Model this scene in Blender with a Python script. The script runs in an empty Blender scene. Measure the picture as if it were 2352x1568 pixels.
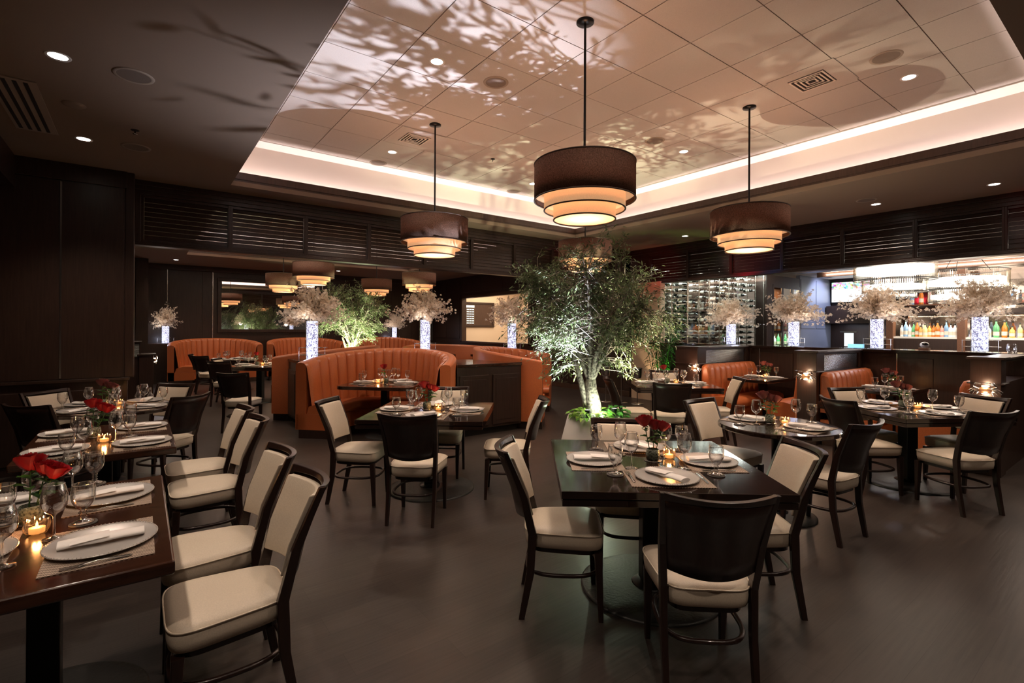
import bpy, math, random
from mathutils import Vector, Matrix
from math import sin, cos, pi, radians as R, hypot, atan2
random.seed(7)
SC = bpy.context.scene
COL = SC.collection
H = 1.57                      # camera height
S = 3.35                      # soffit height
TC = 3.944                    # raised tile ceiling height

# ------------------------------------------------------------------ mesh helpers
class MB:
    def __init__(s): s.v = []; s.f = []; s.sm = []
    def add(s, vs, fs, smooth=False):
        o = len(s.v); s.v += [tuple(p) for p in vs]
        s.f += [tuple(i + o for i in f) for f in fs]; s.sm += [smooth] * len(fs)
        return s
    def box(s, x0, y0, z0, x1, y1, z1):
        v = [(x, y, z) for z in (z0, z1) for y in (y0, y1) for x in (x0, x1)]
        return s.add(v, [(0, 2, 3, 1), (4, 5, 7, 6), (0, 1, 5, 4), (2, 6, 7, 3), (0, 4, 6, 2), (1, 3, 7, 5)])
    def cbox(s, c, d, rz=0.0):
        m = Matrix.Rotation(rz, 3, 'Z'); c = Vector(c)
        v = [c + m @ Vector((x * d[0] / 2, y * d[1] / 2, z * d[2] / 2)) for z in (-1, 1) for y in (-1, 1) for x in (-1, 1)]
        return s.add(v, [(0, 2, 3, 1), (4, 5, 7, 6), (0, 1, 5, 4), (2, 6, 7, 3), (0, 4, 6, 2), (1, 3, 7, 5)])
    def quad(s, a, b, c, d): return s.add([a, b, c, d], [(0, 1, 2, 3)])
    def prism(s, poly, z0, z1):
        n = len(poly)
        v = [(x, y, z0) for x, y in poly] + [(x, y, z1) for x, y in poly]
        f = [tuple(range(n))[::-1], tuple(range(n, 2 * n))] + [(i, (i + 1) % n, n + (i + 1) % n, n + i) for i in range(n)]
        return s.add(v, f)
    def rows(s, rows, closed_u=False, closed_v=False, smooth=True):
        nu = len(rows[0]); nv = len(rows); v = [p for r in rows for p in r]; f = []
        for j in range(nv if closed_v else nv - 1):
            for i in range(nu if closed_u else nu - 1):
                a = j * nu + i; b = j * nu + (i + 1) % nu; j2 = (j + 1) % nv
                f.append((a, b, j2 * nu + (i + 1) % nu, j2 * nu + i))
        return s.add(v, f, smooth)
    def lathe(s, prof, n=24, c=(0, 0, 0), smooth=True, cap=False):
        rows = [[(c[0] + r * cos(2 * pi * i / n), c[1] + r * sin(2 * pi * i / n), c[2] + z) for i in range(n)] for r, z in prof]
        s.rows(rows, closed_u=True, smooth=smooth)
        if cap:
            for r, z, fl in ((prof[0][0], prof[0][1], True), (prof[-1][0], prof[-1][1], False)):
                v = [(c[0] + r * cos(2 * pi * i / n), c[1] + r * sin(2 * pi * i / n), c[2] + z) for i in range(n)]
                s.add(v, [tuple(range(n))[::-1] if fl else tuple(range(n))])
        return s
    def tube(s, pts, rad, n=8, smooth=True, closed=False):
        pts = [Vector(p) for p in pts]; m = len(pts)
        rad = rad if isinstance(rad, (list, tuple)) else [rad] * m
        rows = []; up = None
        for i, p in enumerate(pts):
            a = pts[(i - 1) % m] if (closed or i > 0) else p; b = pts[(i + 1) % m] if (closed or i < m - 1) else p
            t = (b - a).normalized() if (b - a).length > 1e-9 else Vector((0, 0, 1))
            if up is None:
                up = Vector((0, 0, 1)) if abs(t.z) < .9 else Vector((1, 0, 0))
            u = (up - t * up.dot(t))
            if u.length < 1e-6: u = t.orthogonal()
            u.normalize(); w = t.cross(u); up = u
            rows.append([p + (u * cos(2 * pi * k / n) + w * sin(2 * pi * k / n)) * rad[i] for k in range(n)])
        s.rows(rows, closed_u=True, closed_v=closed, smooth=smooth)
        if not closed:
            s.add(rows[0], [tuple(range(n))]); s.add(rows[-1], [tuple(range(n))[::-1]])
        return s
    def bar(s, pts, sec):
        """rectangular section (w along x, d along y) swept through pts"""
        rows = []
        for p, (w, d) in zip(pts, sec):
            rows.append([(p[0] + a * w / 2, p[1] + b * d / 2, p[2]) for a, b in ((-1, -1), (1, -1), (1, 1), (-1, 1))])
        s.rows(rows, closed_u=True, smooth=False)
        s.add(rows[0], [(0, 3, 2, 1)]); s.add(rows[-1], [(0, 1, 2, 3)])
        return s
    def ball(s, c, r, n=10, m=6, sz=1.0):
        rows = [[(c[0] + r * sin(pi * j / m) * cos(2 * pi * i / n), c[1] + r * sin(pi * j / m) * sin(2 * pi * i / n), c[2] + sz * r * cos(pi * j / m)) for i in range(n)] for j in range(m + 1)]
        return s.rows(rows, closed_u=True)
    def xf(s, M):
        s.v = [tuple(M @ Vector(p)) for p in s.v]; return s
    def merge(s, o, M=None):
        vs = [M @ Vector(p) for p in o.v] if M else o.v
        k = len(s.v); s.v += [tuple(p) for p in vs]; s.f += [tuple(i + k for i in f) for f in o.f]; s.sm += o.sm
        return s
    def obj(s, name, mat, parent=None, bevel=0, loc=None, rz=0, seg=2, solid=0):
        me = bpy.data.meshes.new(name); me.from_pydata(s.v, [], s.f)
        me.polygons.foreach_set('use_smooth', s.sm)
        me.validate(); me.materials.append(mat)
        o = bpy.data.objects.new(name, me); COL.objects.link(o)
        if parent: o.parent = parent
        if loc: o.location = loc
        if rz: o.rotation_euler.z = rz
        if solid:
            b = o.modifiers.new('s', 'SOLIDIFY'); b.thickness = solid; b.offset = 0
        if bevel:
            b = o.modifiers.new('b', 'BEVEL'); b.width = bevel; b.segments = seg; b.limit_method = 'ANGLE'; b.angle_limit = R(40)
        return o

def tag(o, label=None, cat=None, group=None, kind=None):
    if label: o['label'] = label
    if cat: o['category'] = cat
    if group: o['group'] = group
    if kind: o['kind'] = kind
    return o
def thing(name, loc, label, cat, group=None, rz=0):
    o = bpy.data.objects.new(name, None); COL.objects.link(o); o.empty_display_size = .1
    o.location = loc; o.rotation_euler.z = rz
    return tag(o, label, cat, group)
def kids(o): return KIDS.get(o.name) or []
KIDS = {}
def index_kids():
    KIDS.clear()
    for o in bpy.data.objects:
        if o.parent: KIDS.setdefault(o.parent.name, []).append(o)
def dup(src, loc, rz=0, label=None, group=None, scale=None):
    def cp(o, par):
        c = o.copy(); COL.objects.link(c); c.parent = par
        for ch in kids(o): cp(ch, c)
        return c
    c = cp(src, None); c.location = loc; c.rotation_euler.z = rz
    if scale: c.scale = scale
    if label: c['label'] = label
    if group: c['group'] = group
    return c
class Kit:
    """a kind of thing: the first placing uses the built one, later ones are copies"""
    def __init__(s, root): s.root = root; s.used = False
    def put(s, loc, rz=0, label=None, group=None, scale=None):
        if not s.used:
            s.used = True; index_kids(); o = s.root; o.location = loc; o.rotation_euler.z = rz
            s.desc = []
            if label: o['label'] = label
            if group: o['group'] = group
            if scale: o.scale = scale
            return o
        if s.root.name not in KIDS: index_kids()
        o = dup(s.root, loc, rz, label, group, scale)
        if not scale: o.scale = (1, 1, 1)
        return o
def struct(o): o['kind'] = 'structure'; return o
def ordn(i): return ('first', 'second', 'third', 'fourth', 'fifth', 'sixth', 'seventh', 'eighth', 'ninth', 'tenth', 'eleventh', 'twelfth', 'thirteenth', 'fourteenth')[i]

# ------------------------------------------------------------------ materials
def newmat(name):
    m = bpy.data.materials.new(name); m.use_nodes = True; nt = m.node_tree
    return m, nt, nt.nodes, nt.links, nt.nodes['Principled BSDF']
def setp(b, **k):
    for a, v in k.items():
        n = a.replace('_', ' ')
        if n in b.inputs: b.inputs[n].default_value = v
def M(name, col, rough=.5, metal=0, spec=.5, bump=0, bscale=50, var=0, coat=0, sheen=0, emis=None, es=0):
    m, nt, N, L, b = newmat(name)
    setp(b, Base_Color=(*col, 1), Roughness=rough, Metallic=metal, Coat_Weight=coat, Coat_Roughness=.12, Sheen_Weight=sheen)
    b.inputs['Specular IOR Level'].default_value = spec
    if emis: setp(b, Emission_Color=(*emis, 1), Emission_Strength=es)
    if bump or var:
        tc = N.new('ShaderNodeTexCoord'); n = N.new('ShaderNodeTexNoise'); n.inputs['Scale'].default_value = bscale; n.inputs['Detail'].default_value = 4
        L.new(tc.outputs['Object'], n.inputs['Vector'])
        if bump:
            bp = N.new('ShaderNodeBump'); bp.inputs['Strength'].default_value = bump; bp.inputs['Distance'].default_value = .01
            L.new(n.outputs['Fac'], bp.inputs['Height']); L.new(bp.outputs['Normal'], b.inputs['Normal'])
        if var:
            r = N.new('ShaderNodeValToRGB'); r.color_ramp.elements[0].position = .35; r.color_ramp.elements[1].position = .68
            r.color_ramp.elements[0].color = (*[c * (1 - var) for c in col], 1); r.color_ramp.elements[1].color = (*[min(1, c * (1 + var)) for c in col], 1)
            L.new(n.outputs['Fac'], r.inputs['Fac']); L.new(r.outputs['Color'], b.inputs['Base Color'])
    return m
def wood(name, c0, c1, rough=.35, sc=(40, 3, 40), coat=0, spec=.5, bmp=.12):
    m, nt, N, L, b = newmat(name)
    tc = N.new('ShaderNodeTexCoord'); mp = N.new('ShaderNodeMapping'); mp.inputs['Scale'].default_value = sc
    n = N.new('ShaderNodeTexNoise'); n.inputs['Scale'].default_value = 1.0; n.inputs['Detail'].default_value = 7; n.inputs['Roughness'].default_value = .65
    r = N.new('ShaderNodeValToRGB'); r.color_ramp.elements[0].position = .3; r.color_ramp.elements[1].position = .75
    r.color_ramp.elements[0].color = (*c0, 1); r.color_ramp.elements[1].color = (*c1, 1)
    L.new(tc.outputs['Object'], mp.inputs['Vector']); L.new(mp.outputs['Vector'], n.inputs['Vector']); L.new(n.outputs['Fac'], r.inputs['Fac'])
    L.new(r.outputs['Color'], b.inputs['Base Color'])
    bp = N.new('ShaderNodeBump'); bp.inputs['Strength'].default_value = bmp; bp.inputs['Distance'].default_value = .004
    L.new(n.outputs['Fac'], bp.inputs['Height']); L.new(bp.outputs['Normal'], b.inputs['Normal'])
    setp(b, Roughness=rough, Coat_Weight=coat, Coat_Roughness=.08); b.inputs['Specular IOR Level'].default_value = spec
    return m
def emit(name, col, st):
    m = bpy.data.materials.new(name); m.use_nodes = True; nt = m.node_tree; nt.nodes.clear()
    e = nt.nodes.new('ShaderNodeEmission'); e.inputs['Color'].default_value = (*col, 1); e.inputs['Strength'].default_value = st
    o = nt.nodes.new('ShaderNodeOutputMaterial'); nt.links.new(e.outputs[0], o.inputs['Surface']); return m
def glassm(name, tint=(1, 1, 1), refl=.55, edge=.35, rough=.02):
    """thin clear glass: mostly see-through, mirror-like towards its edges"""
    m = bpy.data.materials.new(name); m.use_nodes = True; nt = m.node_tree; N = nt.nodes; L = nt.links; N.clear()
    t = N.new('ShaderNodeBsdfTransparent'); t.inputs['Color'].default_value = (*tint, 1)
    g = N.new('ShaderNodeBsdfGlossy'); g.inputs['Roughness'].default_value = rough; g.inputs['Color'].default_value = (.95, .95, .95, 1)
    lw = N.new('ShaderNodeLayerWeight'); lw.inputs['Blend'].default_value = edge
    mu = N.new('ShaderNodeMath'); mu.operation = 'MULTIPLY_ADD'; mu.inputs[1].default_value = refl; mu.inputs[2].default_value = .05
    mx = N.new('ShaderNodeMixShader'); o = N.new('ShaderNodeOutputMaterial')
    L.new(lw.outputs['Facing'], mu.inputs[0]); L.new(mu.outputs[0], mx.inputs['Fac']); L.new(t.outputs[0], mx.inputs[1]); L.new(g.outputs[0], mx.inputs[2]); L.new(mx.outputs[0], o.inputs['Surface'])
    return m
def fabric_lit(name, col, trans, rough=.9, scale=350, lo=.6, hi=1.35, es=0, ecol=(1, .7, .4)):
    """lamp-shade cloth with a weave; light from the bulb inside comes through it"""
    m = bpy.data.materials.new(name); m.use_nodes = True; nt = m.node_tree; N = nt.nodes; L = nt.links; N.clear()
    tc = N.new('ShaderNodeTexCoord'); mp = N.new('ShaderNodeMapping'); mp.inputs['Scale'].default_value = (1, 1, 1)
    n1 = N.new('ShaderNodeTexNoise'); n1.inputs['Scale'].default_value = scale * .35; n1.inputs['Detail'].default_value = 5
    L.new(tc.outputs['Object'], n1.inputs['Vector'])
    r = N.new('ShaderNodeValToRGB'); r.color_ramp.elements[0].position = .3; r.color_ramp.elements[1].position = .7
    r.color_ramp.elements[0].color = (*[c * lo for c in col], 1); r.color_ramp.elements[1].color = (*[min(1, c * hi) for c in col], 1)
    L.new(n1.outputs['Fac'], r.inputs['Fac'])
    d = N.new('ShaderNodeBsdfDiffuse'); t = N.new('ShaderNodeBsdfTranslucent'); mx = N.new('ShaderNodeMixShader'); mx.inputs['Fac'].default_value = trans
    L.new(r.outputs['Color'], d.inputs['Color']); L.new(r.outputs['Color'], t.inputs['Color']); L.new(d.outputs[0], mx.inputs[1]); L.new(t.outputs[0], mx.inputs[2])
    o = N.new('ShaderNodeOutputMaterial'); out = mx.outputs[0]
    if es:
        e = N.new('ShaderNodeEmission'); e.inputs['Color'].default_value = (*ecol, 1); e.inputs['Strength'].default_value = es
        a = N.new('ShaderNodeAddShader'); L.new(out, a.inputs[0]); L.new(e.outputs[0], a.inputs[1]); out = a.outputs[0]
    L.new(out, o.inputs['Surface']); return m
def leafm(name, c0, c1, trans=.3, rough=.35):
    m, nt, N, L, b = newmat(name)
    g = N.new('ShaderNodeNewGeometry'); r = N.new('ShaderNodeValToRGB')
    r.color_ramp.elements[0].color = (*c0, 1); r.color_ramp.elements[1].color = (*c1, 1)
    L.new(g.outputs['Random Per Island'], r.inputs['Fac']); L.new(r.outputs['Color'], b.inputs['Base Color']); setp(b, Roughness=rough)
    t = N.new('ShaderNodeBsdfTranslucent'); L.new(r.outputs['Color'], t.inputs['Color'])
    mx = N.new('ShaderNodeMixShader'); mx.inputs['Fac'].default_value = trans
    L.new(b.outputs[0], mx.inputs[1]); L.new(t.outputs[0], mx.inputs[2]); L.new(mx.outputs[0], N['Material Output'].inputs['Surface'])
    return m

W_DARK = wood('espresso_wood', (.023, .0115, .008), (.046, .024, .017), .36, (60, 60, 3))
W_CHAIR = wood('chair_wood', (.012, .0055, .004), (.03, .013, .009), .3, (60, 60, 4), coat=.15)
W_TABLE = wood('table_wood', (.011, .0065, .005), (.03, .015, .011), .09, (5, 50, 40), coat=.25, bmp=.03)
W_TABLE2 = wood('mahogany_table_wood', (.022, .008, .004), (.062, .022, .011), .17, (5, 50, 40), coat=.3, bmp=.05)
W_MOULD = wood('moulding_wood', (.05, .026, .018), (.085, .046, .032), .35, (40, 40, 4))
W_LIGHT = wood('warm_wood', (.10, .04, .02), (.17, .075, .04), .4, (4, 50, 40))
CREAM = M('cream_leather', (.66, .57, .45), .42, bump=.08, bscale=180, var=.05)
ORANGE = M('orange_leather', (.50, .135, .042), .38, bump=.1, bscale=120, var=.12)
SOFFIT = M('soffit_paint', (.25, .175, .128), .8, bump=.05, bscale=200)
COVEP = M('cove_paint', (.80, .70, .63), .8)
BANDP = M('white_band', (.85, .8, .76), .7)
TILE = M('acoustic_tile', (.56, .505, .465), .95, bump=.35, bscale=260, var=.05)
TBAR = M('tile_joint', (.30, .215, .16), .8)
METAL_B = M('black_metal', (.012, .012, .012), .35, metal=.6)
IRON = M('cast_base', (.045, .045, .042), .45, metal=.4, bump=.2, bscale=60)
STEEL = M('steel', (.62, .6, .57), .22, metal=1)
SILVER = M('silver_plate', (.66, .63, .60), .30, metal=.45, bump=.05, bscale=40)
CREAMW = M('cream_wall', (.74, .58, .42), .8)
NAPKIN = M('napkin_cloth', (.93, .89, .85), .9, bump=.15, bscale=500, sheen=.2)
GLASS = glassm('clear_glass', (.96, .96, .95), 1.0, .58)
GLASS_PANE = glassm('glass_pane', (.93, .95, .93), .4, .25)
CRACKLE = M('crackle_glass', (.45, .5, .38), .08, bump=.9, bscale=90, var=.5)
CRACKLE.node_tree.nodes['Principled BSDF'].inputs['Transmission Weight'].default_value = .6
RED = M('rose_red', (.40, .006, .012), .55, var=.3, bscale=30)
PINKR = M('dusty_rose', (.25, .06, .055), .6, var=.3, bscale=30)
STEM = M('stem_green', (.06, .14, .03), .5)
LEAFG = leafm('rose_leaf_green', (.02, .07, .012), (.05, .15, .03))
OLIVE = leafm('olive_leaf', (.07, .105, .04), (.22, .29, .14), .3, .38)
POTHOS = leafm('pothos_leaf', (.10, .27, .03), (.40, .58, .12), .35, .3)
BAMBOO = leafm('dark_leaf', (.015, .06, .015), (.06, .16, .04), .3, .4)
BARK = M('bark', (.26, .23, .19), .85, bump=1.0, bscale=38, var=.75)
POT = M('white_pot', (.72, .69, .65), .4)
SHADE_D = fabric_lit('brown_linen', (.17, .105, .08), .35)
SHADE_G = fabric_lit('lit_cream_linen', (.80, .57, .36), .42, lo=.93, hi=1.05, es=.16, ecol=(1, .66, .36))
DIFF = fabric_lit('diffuser', (.80, .55, .34), .36, lo=.93, hi=1.05, es=.14, ecol=(1, .62, .34))
LAMP = emit('downlight_lens', (1, .9, .78), 8)
FLAME = emit('flame', (1, .45, .12), 7)
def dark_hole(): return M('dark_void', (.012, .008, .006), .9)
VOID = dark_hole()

def floor_mat():
    m, nt, N, L, b = newmat('plank_floor')
    tc = N.new('ShaderNodeTexCoord')
    br = N.new('ShaderNodeTexBrick'); br.offset = .37; br.squash = 1
    for k, v in (('Scale', 1), ('Mortar Size', .0012), ('Mortar Smooth', .1), ('Bias', 0), ('Brick Width', 1.25), ('Row Height', .185)): br.inputs[k].default_value = v
    br.inputs['Color1'].default_value = (.031, .024, .021, 1); br.inputs['Color2'].default_value = (.044, .035, .030, 1); br.inputs['Mortar'].default_value = (.018, .012, .01, 1)
    L.new(tc.outputs['Object'], br.inputs['Vector'])
    mp = N.new('ShaderNodeMapping'); mp.inputs['Scale'].default_value = (3, 55, 1); L.new(tc.outputs['Object'], mp.inputs['Vector'])
    n = N.new('ShaderNodeTexNoise'); n.inputs['Scale'].default_value = 1; n.inputs['Detail'].default_value = 6; L.new(mp.outputs[0], n.inputs['Vector'])
    mx = N.new('ShaderNodeMix'); mx.data_type = 'RGBA'; mx.blend_type = 'MULTIPLY'; mx.inputs['Factor'].default_value = .8
    r = N.new('ShaderNodeValToRGB'); r.color_ramp.elements[0].color = (.35, .34, .33, 1); r.color_ramp.elements[1].color = (1.7, 1.65, 1.6, 1); L.new(n.outputs['Fac'], r.inputs['Fac'])
    L.new(br.outputs['Color'], mx.inputs['A']); L.new(r.outputs['Color'], mx.inputs['B']); L.new(mx.outputs['Result'], b.inputs['Base Color'])
    bp = N.new('ShaderNodeBump'); bp.inputs['Strength'].default_value = .25; bp.inputs['Distance'].default_value = .003
    L.new(n.outputs['Fac'], bp.inputs['Height']); L.new(bp.outputs[0], b.inputs['Normal'])
    setp(b, Roughness=.36); b.inputs['Specular IOR Level'].default_value = .5
    return m
def mat_weave():
    m, nt, N, L, b = newmat('woven_placemat')
    tc = N.new('ShaderNodeTexCoord'); mp = N.new('ShaderNodeMapping'); mp.inputs['Scale'].default_value = (140, 140, 140)
    ck = N.new('ShaderNodeTexChecker'); ck.inputs['Scale'].default_value = 1; ck.inputs['Color1'].default_value = (.50, .40, .31, 1); ck.inputs['Color2'].default_value = (.11, .07, .05, 1)
    L.new(tc.outputs['Object'], mp.inputs['Vector']); L.new(mp.outputs[0], ck.inputs['Vector']); L.new(ck.outputs['Color'], b.inputs['Base Color']); setp(b, Roughness=.7)
    return m
def vase_mat():
    m = bpy.data.materials.new('lit_crystal_vase'); m.use_nodes = True; nt = m.node_tree; N = nt.nodes; L = nt.links; b = N['Principled BSDF']
    tc = N.new('ShaderNodeTexCoord'); v = N.new('ShaderNodeTexVoronoi'); v.inputs['Scale'].default_value = 75
    L.new(tc.outputs['Object'], v.inputs['Vector'])
    r = N.new('ShaderNodeValToRGB'); e = r.color_ramp.elements; e[0].position = .12; e[0].color = (.10, .09, .22, 1); e[1].position = .7; e[1].color = (.78, .79, 1, 1)
    sp = N.new('ShaderNodeSeparateColor'); L.new(v.outputs['Color'], sp.inputs[0]); L.new(sp.outputs[0], r.inputs['Fac'])
    L.new(r.outputs['Color'], b.inputs['Base Color']); L.new(r.outputs['Color'], b.inputs['Emission Color']); b.inputs['Emission Strength'].default_value = .75
    b.inputs['Roughness'].default_value = .2
    return m
def tv_mat():
    m = bpy.data.materials.new('tv_picture'); m.use_nodes = True; nt = m.node_tree; N = nt.nodes; L = nt.links; N.clear()
    tc = N.new('ShaderNodeTexCoord'); sx = N.new('ShaderNodeSeparateXYZ'); L.new(tc.outputs['Object'], sx.inputs[0])
    v = N.new('ShaderNodeTexVoronoi'); v.inputs['Scale'].default_value = 22; L.new(tc.outputs['Object'], v.inputs['Vector'])
    h = N.new('ShaderNodeHueSaturation'); h.inputs['Saturation'].default_value = .8; h.inputs['Value'].default_value = .8; L.new(v.outputs['Color'], h.inputs['Color'])
    r = N.new('ShaderNodeValToRGB'); r.color_ramp.interpolation = 'CONSTANT'; r.color_ramp.elements[0].position = 0; r.color_ramp.elements[0].color = (0, 0, 0, 1); r.color_ramp.elements[1].position = .5; r.color_ramp.elements[1].color = (1, 1, 1, 1)
    ad = N.new('ShaderNodeMath'); ad.operation = 'ADD'; ad.inputs[1].default_value = .42; L.new(sx.outputs['Z'], ad.inputs[0]); L.new(ad.outputs[0], r.inputs['Fac'])
    mx = N.new('ShaderNodeMix'); mx.data_type = 'RGBA'; mx.inputs['A'].default_value = (.9, .95, 1, 1); L.new(r.outputs['Color'], mx.inputs['Factor']); L.new(h.outputs['Color'], mx.inputs['B'])
    e = N.new('ShaderNodeEmission'); e.inputs['Strength'].default_value = 1.3; L.new(mx.outputs['Result'], e.inputs['Color'])
    o = N.new('ShaderNodeOutputMaterial'); L.new(e.outputs[0], o.inputs['Surface']); return m
FLOORM = floor_mat(); WEAVE = mat_weave(); VASEM = vase_mat()
def light(kind, name, loc, energy, col, size=.05, rot=None, spot=None, blend=.5, size_y=None, to=None):
    l = bpy.data.lights.new(name, kind); l.energy = energy; l.color = col
    o = bpy.data.objects.new(name, l); COL.objects.link(o); o.location = loc
    if kind == 'AREA':
        l.size = size
        if size_y: l.shape = 'RECTANGLE'; l.size_y = size_y
    else: l.shadow_soft_size = size
    if spot: l.spot_size = spot; l.spot_blend = blend
    if rot: o.rotation_euler = rot
    if to: o.rotation_euler = (Vector(to) - Vector(loc)).to_track_quat('-Z', 'Y').to_euler()
    return o

# ------------------------------------------------------------------ camera
YAW, PIT, ROL = .6405, .0011, .0047
fw = Vector((sin(YAW) * cos(PIT), cos(YAW) * cos(PIT), sin(PIT)))
r0 = Vector((cos(YAW), -sin(YAW), 0)); u0 = r0.cross(fw)
rr = r0 * cos(ROL) + u0 * sin(ROL); uu = u0 * cos(ROL) - r0 * sin(ROL)
cam = bpy.data.cameras.new('camera'); co = bpy.data.objects.new('camera', cam); COL.objects.link(co)
mt = Matrix((rr, uu, -fw)).transposed().to_4x4(); mt.translation = (0, 0, H); co.matrix_world = mt
cam.sensor_width = 36; cam.lens = 1144.75 / 2352 * 36; cam.shift_y = -(784 - 752.2) / 2352; cam.clip_start = .05
SC.camera = co

# ------------------------------------------------------------------ the room shell
struct(MB().box(-4, -4, -.1, 19, 20, 0).obj('floor', FLOORM))
XR, YB = 9.04, 7.58            # planes of the bar-side beam and of the dining-room beam
def frame_rects(mb, X0, Y0, X1, Y1, x0, y0, x1, y1, z0, z1):
    mb.box(X0, Y0, z0, X1, y0, z1); mb.box(X0, y1, z0, X1, Y1, z1); mb.box(X0, y0, z0, x0, y1, z1); mb.box(x1, y0, z0, X1, y1, z1)
TR = [(.9, .62, 6.84, 7.12), (.9, 8.45, 6.80, 14.65)]
ce = MB()
frame_rects(ce, -1.8, -3.5, XR + .12, 7.7, *TR[0], S, S + .06)
frame_rects(ce, -1.8, 7.7, XR + .12, 17.4, *TR[1], S, S + .06)
struct(ce.obj('ceiling', SOFFIT))
cv = MB(); bd = MB(); tl = MB(); tb = MB()
for k, (x0, y0, x1, y1) in enumerate(TR):
    g = .17; a0, b0, a1, b1 = x0 - g, y0 - g, x1 + g, y1 + g
    cv.quad((a0, b0, S + .05), (a1, b0, S + .05), (a1, b0, TC), (a0, b0, TC)); cv.quad((a0, b1, S + .05), (a0, b1, TC), (a1, b1, TC), (a1, b1, S + .05))
    cv.quad((a0, b0, S + .05), (a0, b0, TC), (a0, b1, TC), (a0, b1, S + .05)); cv.quad((a1, b0, S + .05), (a1, b1, S + .05), (a1, b1, TC), (a1, b0, TC))
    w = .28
    frame_rects(bd, a0, b0, a1, b1, a0 + w, b0 + w, a1 - w, b1 - w, TC - .004, TC + .02)  # ceiling border made whiter than the tiles
    tb.quad((a0, b0, TC + .012), (a1, b0, TC + .012), (a1, b1, TC + .012), (a0, b1, TC + .012))
    ox, oy, p, q = 1.822, 3.647, .6096, .605
    for i in range(-4, 12):
        for j in range(-8, 22):
            X0, X1 = max(ox + i * p + .0042, a0 + w + .008), min(ox + (i + 1) * p - .0042, a1 - w - .008)
            Y0, Y1 = max(oy + j * q + .0042, b0 + w + .008), min(oy + (j + 1) * q - .0042, b1 - w - .008)
            if X1 - X0 > .02 and Y1 - Y0 > .02:
                tl.box(X0, Y0, TC, X1, Y1, TC + .008)
    # dark wood moulding lip round the opening
    md = MB(); l = .035
    frame_rects(md, x0 - l, y0 - l, x1 + l, y1 + l, x0, y0, x1, y1, S + .06, S + .085)
    frame_rects(md, x0 - l, y0 - l, x1 + l, y1 + l, x0 + .012, y0 + .012, x1 - .012, y1 - .012, S + .085, S + .175)
    struct(md.obj('trim_%d' % (k + 1), W_MOULD))
    # cove lamps: strips lying in the gutter behind the moulding
    E = 2.2 if k == 0 else 4.5
    cc = (1, .83, .79); zz = S + .075
    for nm, loc, sx, ln, rx, ry in (('a', ((x0 + x1) / 2, y1 + g * .55, zz), x1 - x0, .03, R(180 + 12), 0), ('b', ((x0 + x1) / 2, y0 - g * .55, zz), x1 - x0, .03, R(180 - 12), 0),
                                    ('c', (x0 - g * .55, (y0 + y1) / 2, zz), .03, y1 - y0, R(180), R(12)), ('d', (x1 + g * .55, (y0 + y1) / 2, zz), .03, y1 - y0, R(180), R(-12))):
        light('AREA', 'cove_strip', loc, E * max(sx, ln), cc, sx, (rx, ry, 0), size_y=ln)
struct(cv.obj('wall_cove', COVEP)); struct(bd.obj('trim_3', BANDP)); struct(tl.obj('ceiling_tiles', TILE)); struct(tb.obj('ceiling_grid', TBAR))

# walls
def panel_wall(name, p0, p1, z0, z1, seams, mat=W_DARK, th=.08, seam_mat=None):
    """straight wall from p0 to p1 (thickness away from the room), with raised panels between the seams"""
    p0 = Vector((*p0, 0)); p1 = Vector((*p1, 0)); d = (p1 - p0); L = d.length; d.normalize(); n = Vector((d.y, -d.x, 0))
    ang = atan2(d.y, d.x); mb = MB(); c = (p0 + p1) / 2 - n * (th / 2); mb.cbox((c.x, c.y, (z0 + z1) / 2), (L, th, z1 - z0), ang)
    xs = [0] + seams + [L]
    for a, b in zip(xs, xs[1:]):
        q = p0 + d * ((a + b) / 2) + n * .006; mb.cbox((q.x, q.y, (z0 + z1) / 2), (b - a - .014, .012, z1 - z0 - .02), ang)
    return struct(mb.obj(name, mat, bevel=.002))
WX0 = -1.75; YW = 7.28
panel_wall('wall_front', (WX0, YW), (-.15, YW), .98, 3.16, [.5, 1.05])
struct(MB().box(WX0, YW - .02, 3.16, -.13, YW + .3, S + .02).obj('trim_4', W_DARK, bevel=.006))
struct(MB().box(WX0, YW + .0, 0, -.12, YW + .30, .95).box(WX0, YW - .035, .95, -.10, YW + .32, .985).box(WX0, YW - .012, .1, -.75, YW, .86).box(-.7, YW - .012, .1, -.2, YW, .86).obj('wall_wainscot', W_DARK, bevel=.004))
struct(MB().box(-.15, YW + .0, .98, -.06, YW + .30, S).obj('wall_pilaster', W_DARK, bevel=.01))
struct(MB().box(-.705, YW - .020, 1.0, -.69, YW - .010, 3.14).obj('trim_5', STEEL))
panel_wall('wall_left', (WX0, -3.5), (WX0, YW), 0, S, [1, 2, 3, 4, 5, 6, 7, 8])
struct(MB().box(WX0, -3.5, 3.02, -1.06, YW, S + .01).obj('trim_6', W_DARK))
# rear of the room, behind the camera
struct(MB().box(WX0, -3.58, 0, 16.5, -3.5, S).obj('wall_rear', W_DARK))
# far dining room
panel_wall('wall_back', (.16, 17.3), (9.04, 17.3), 0, S, [1.3, 2.5, 3.7, 4.9, 6.1, 7.2, 8.0])
struct(MB().box(-1.8, 16.2, 0, .16, 17.3, S).box(-.1, 16.17, .05, .13, 16.2, 3.25).obj('wall_column', W_DARK))
panel_wall('wall_far_left', (-1.8, 7.6), (-1.8, 16.2), 0, S, [2, 4, 6])
for x in (.60, 1.72, 4.9, 6.2): struct(MB().box(x, 17.27, 1.1, x + .016, 17.285, 3.25).obj('trim_7', STEEL))
struct(MB().box(.16, 17.2, 3.2, 9.04, 17.3, S).obj('trim_8', W_DARK, bevel=.006))
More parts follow.
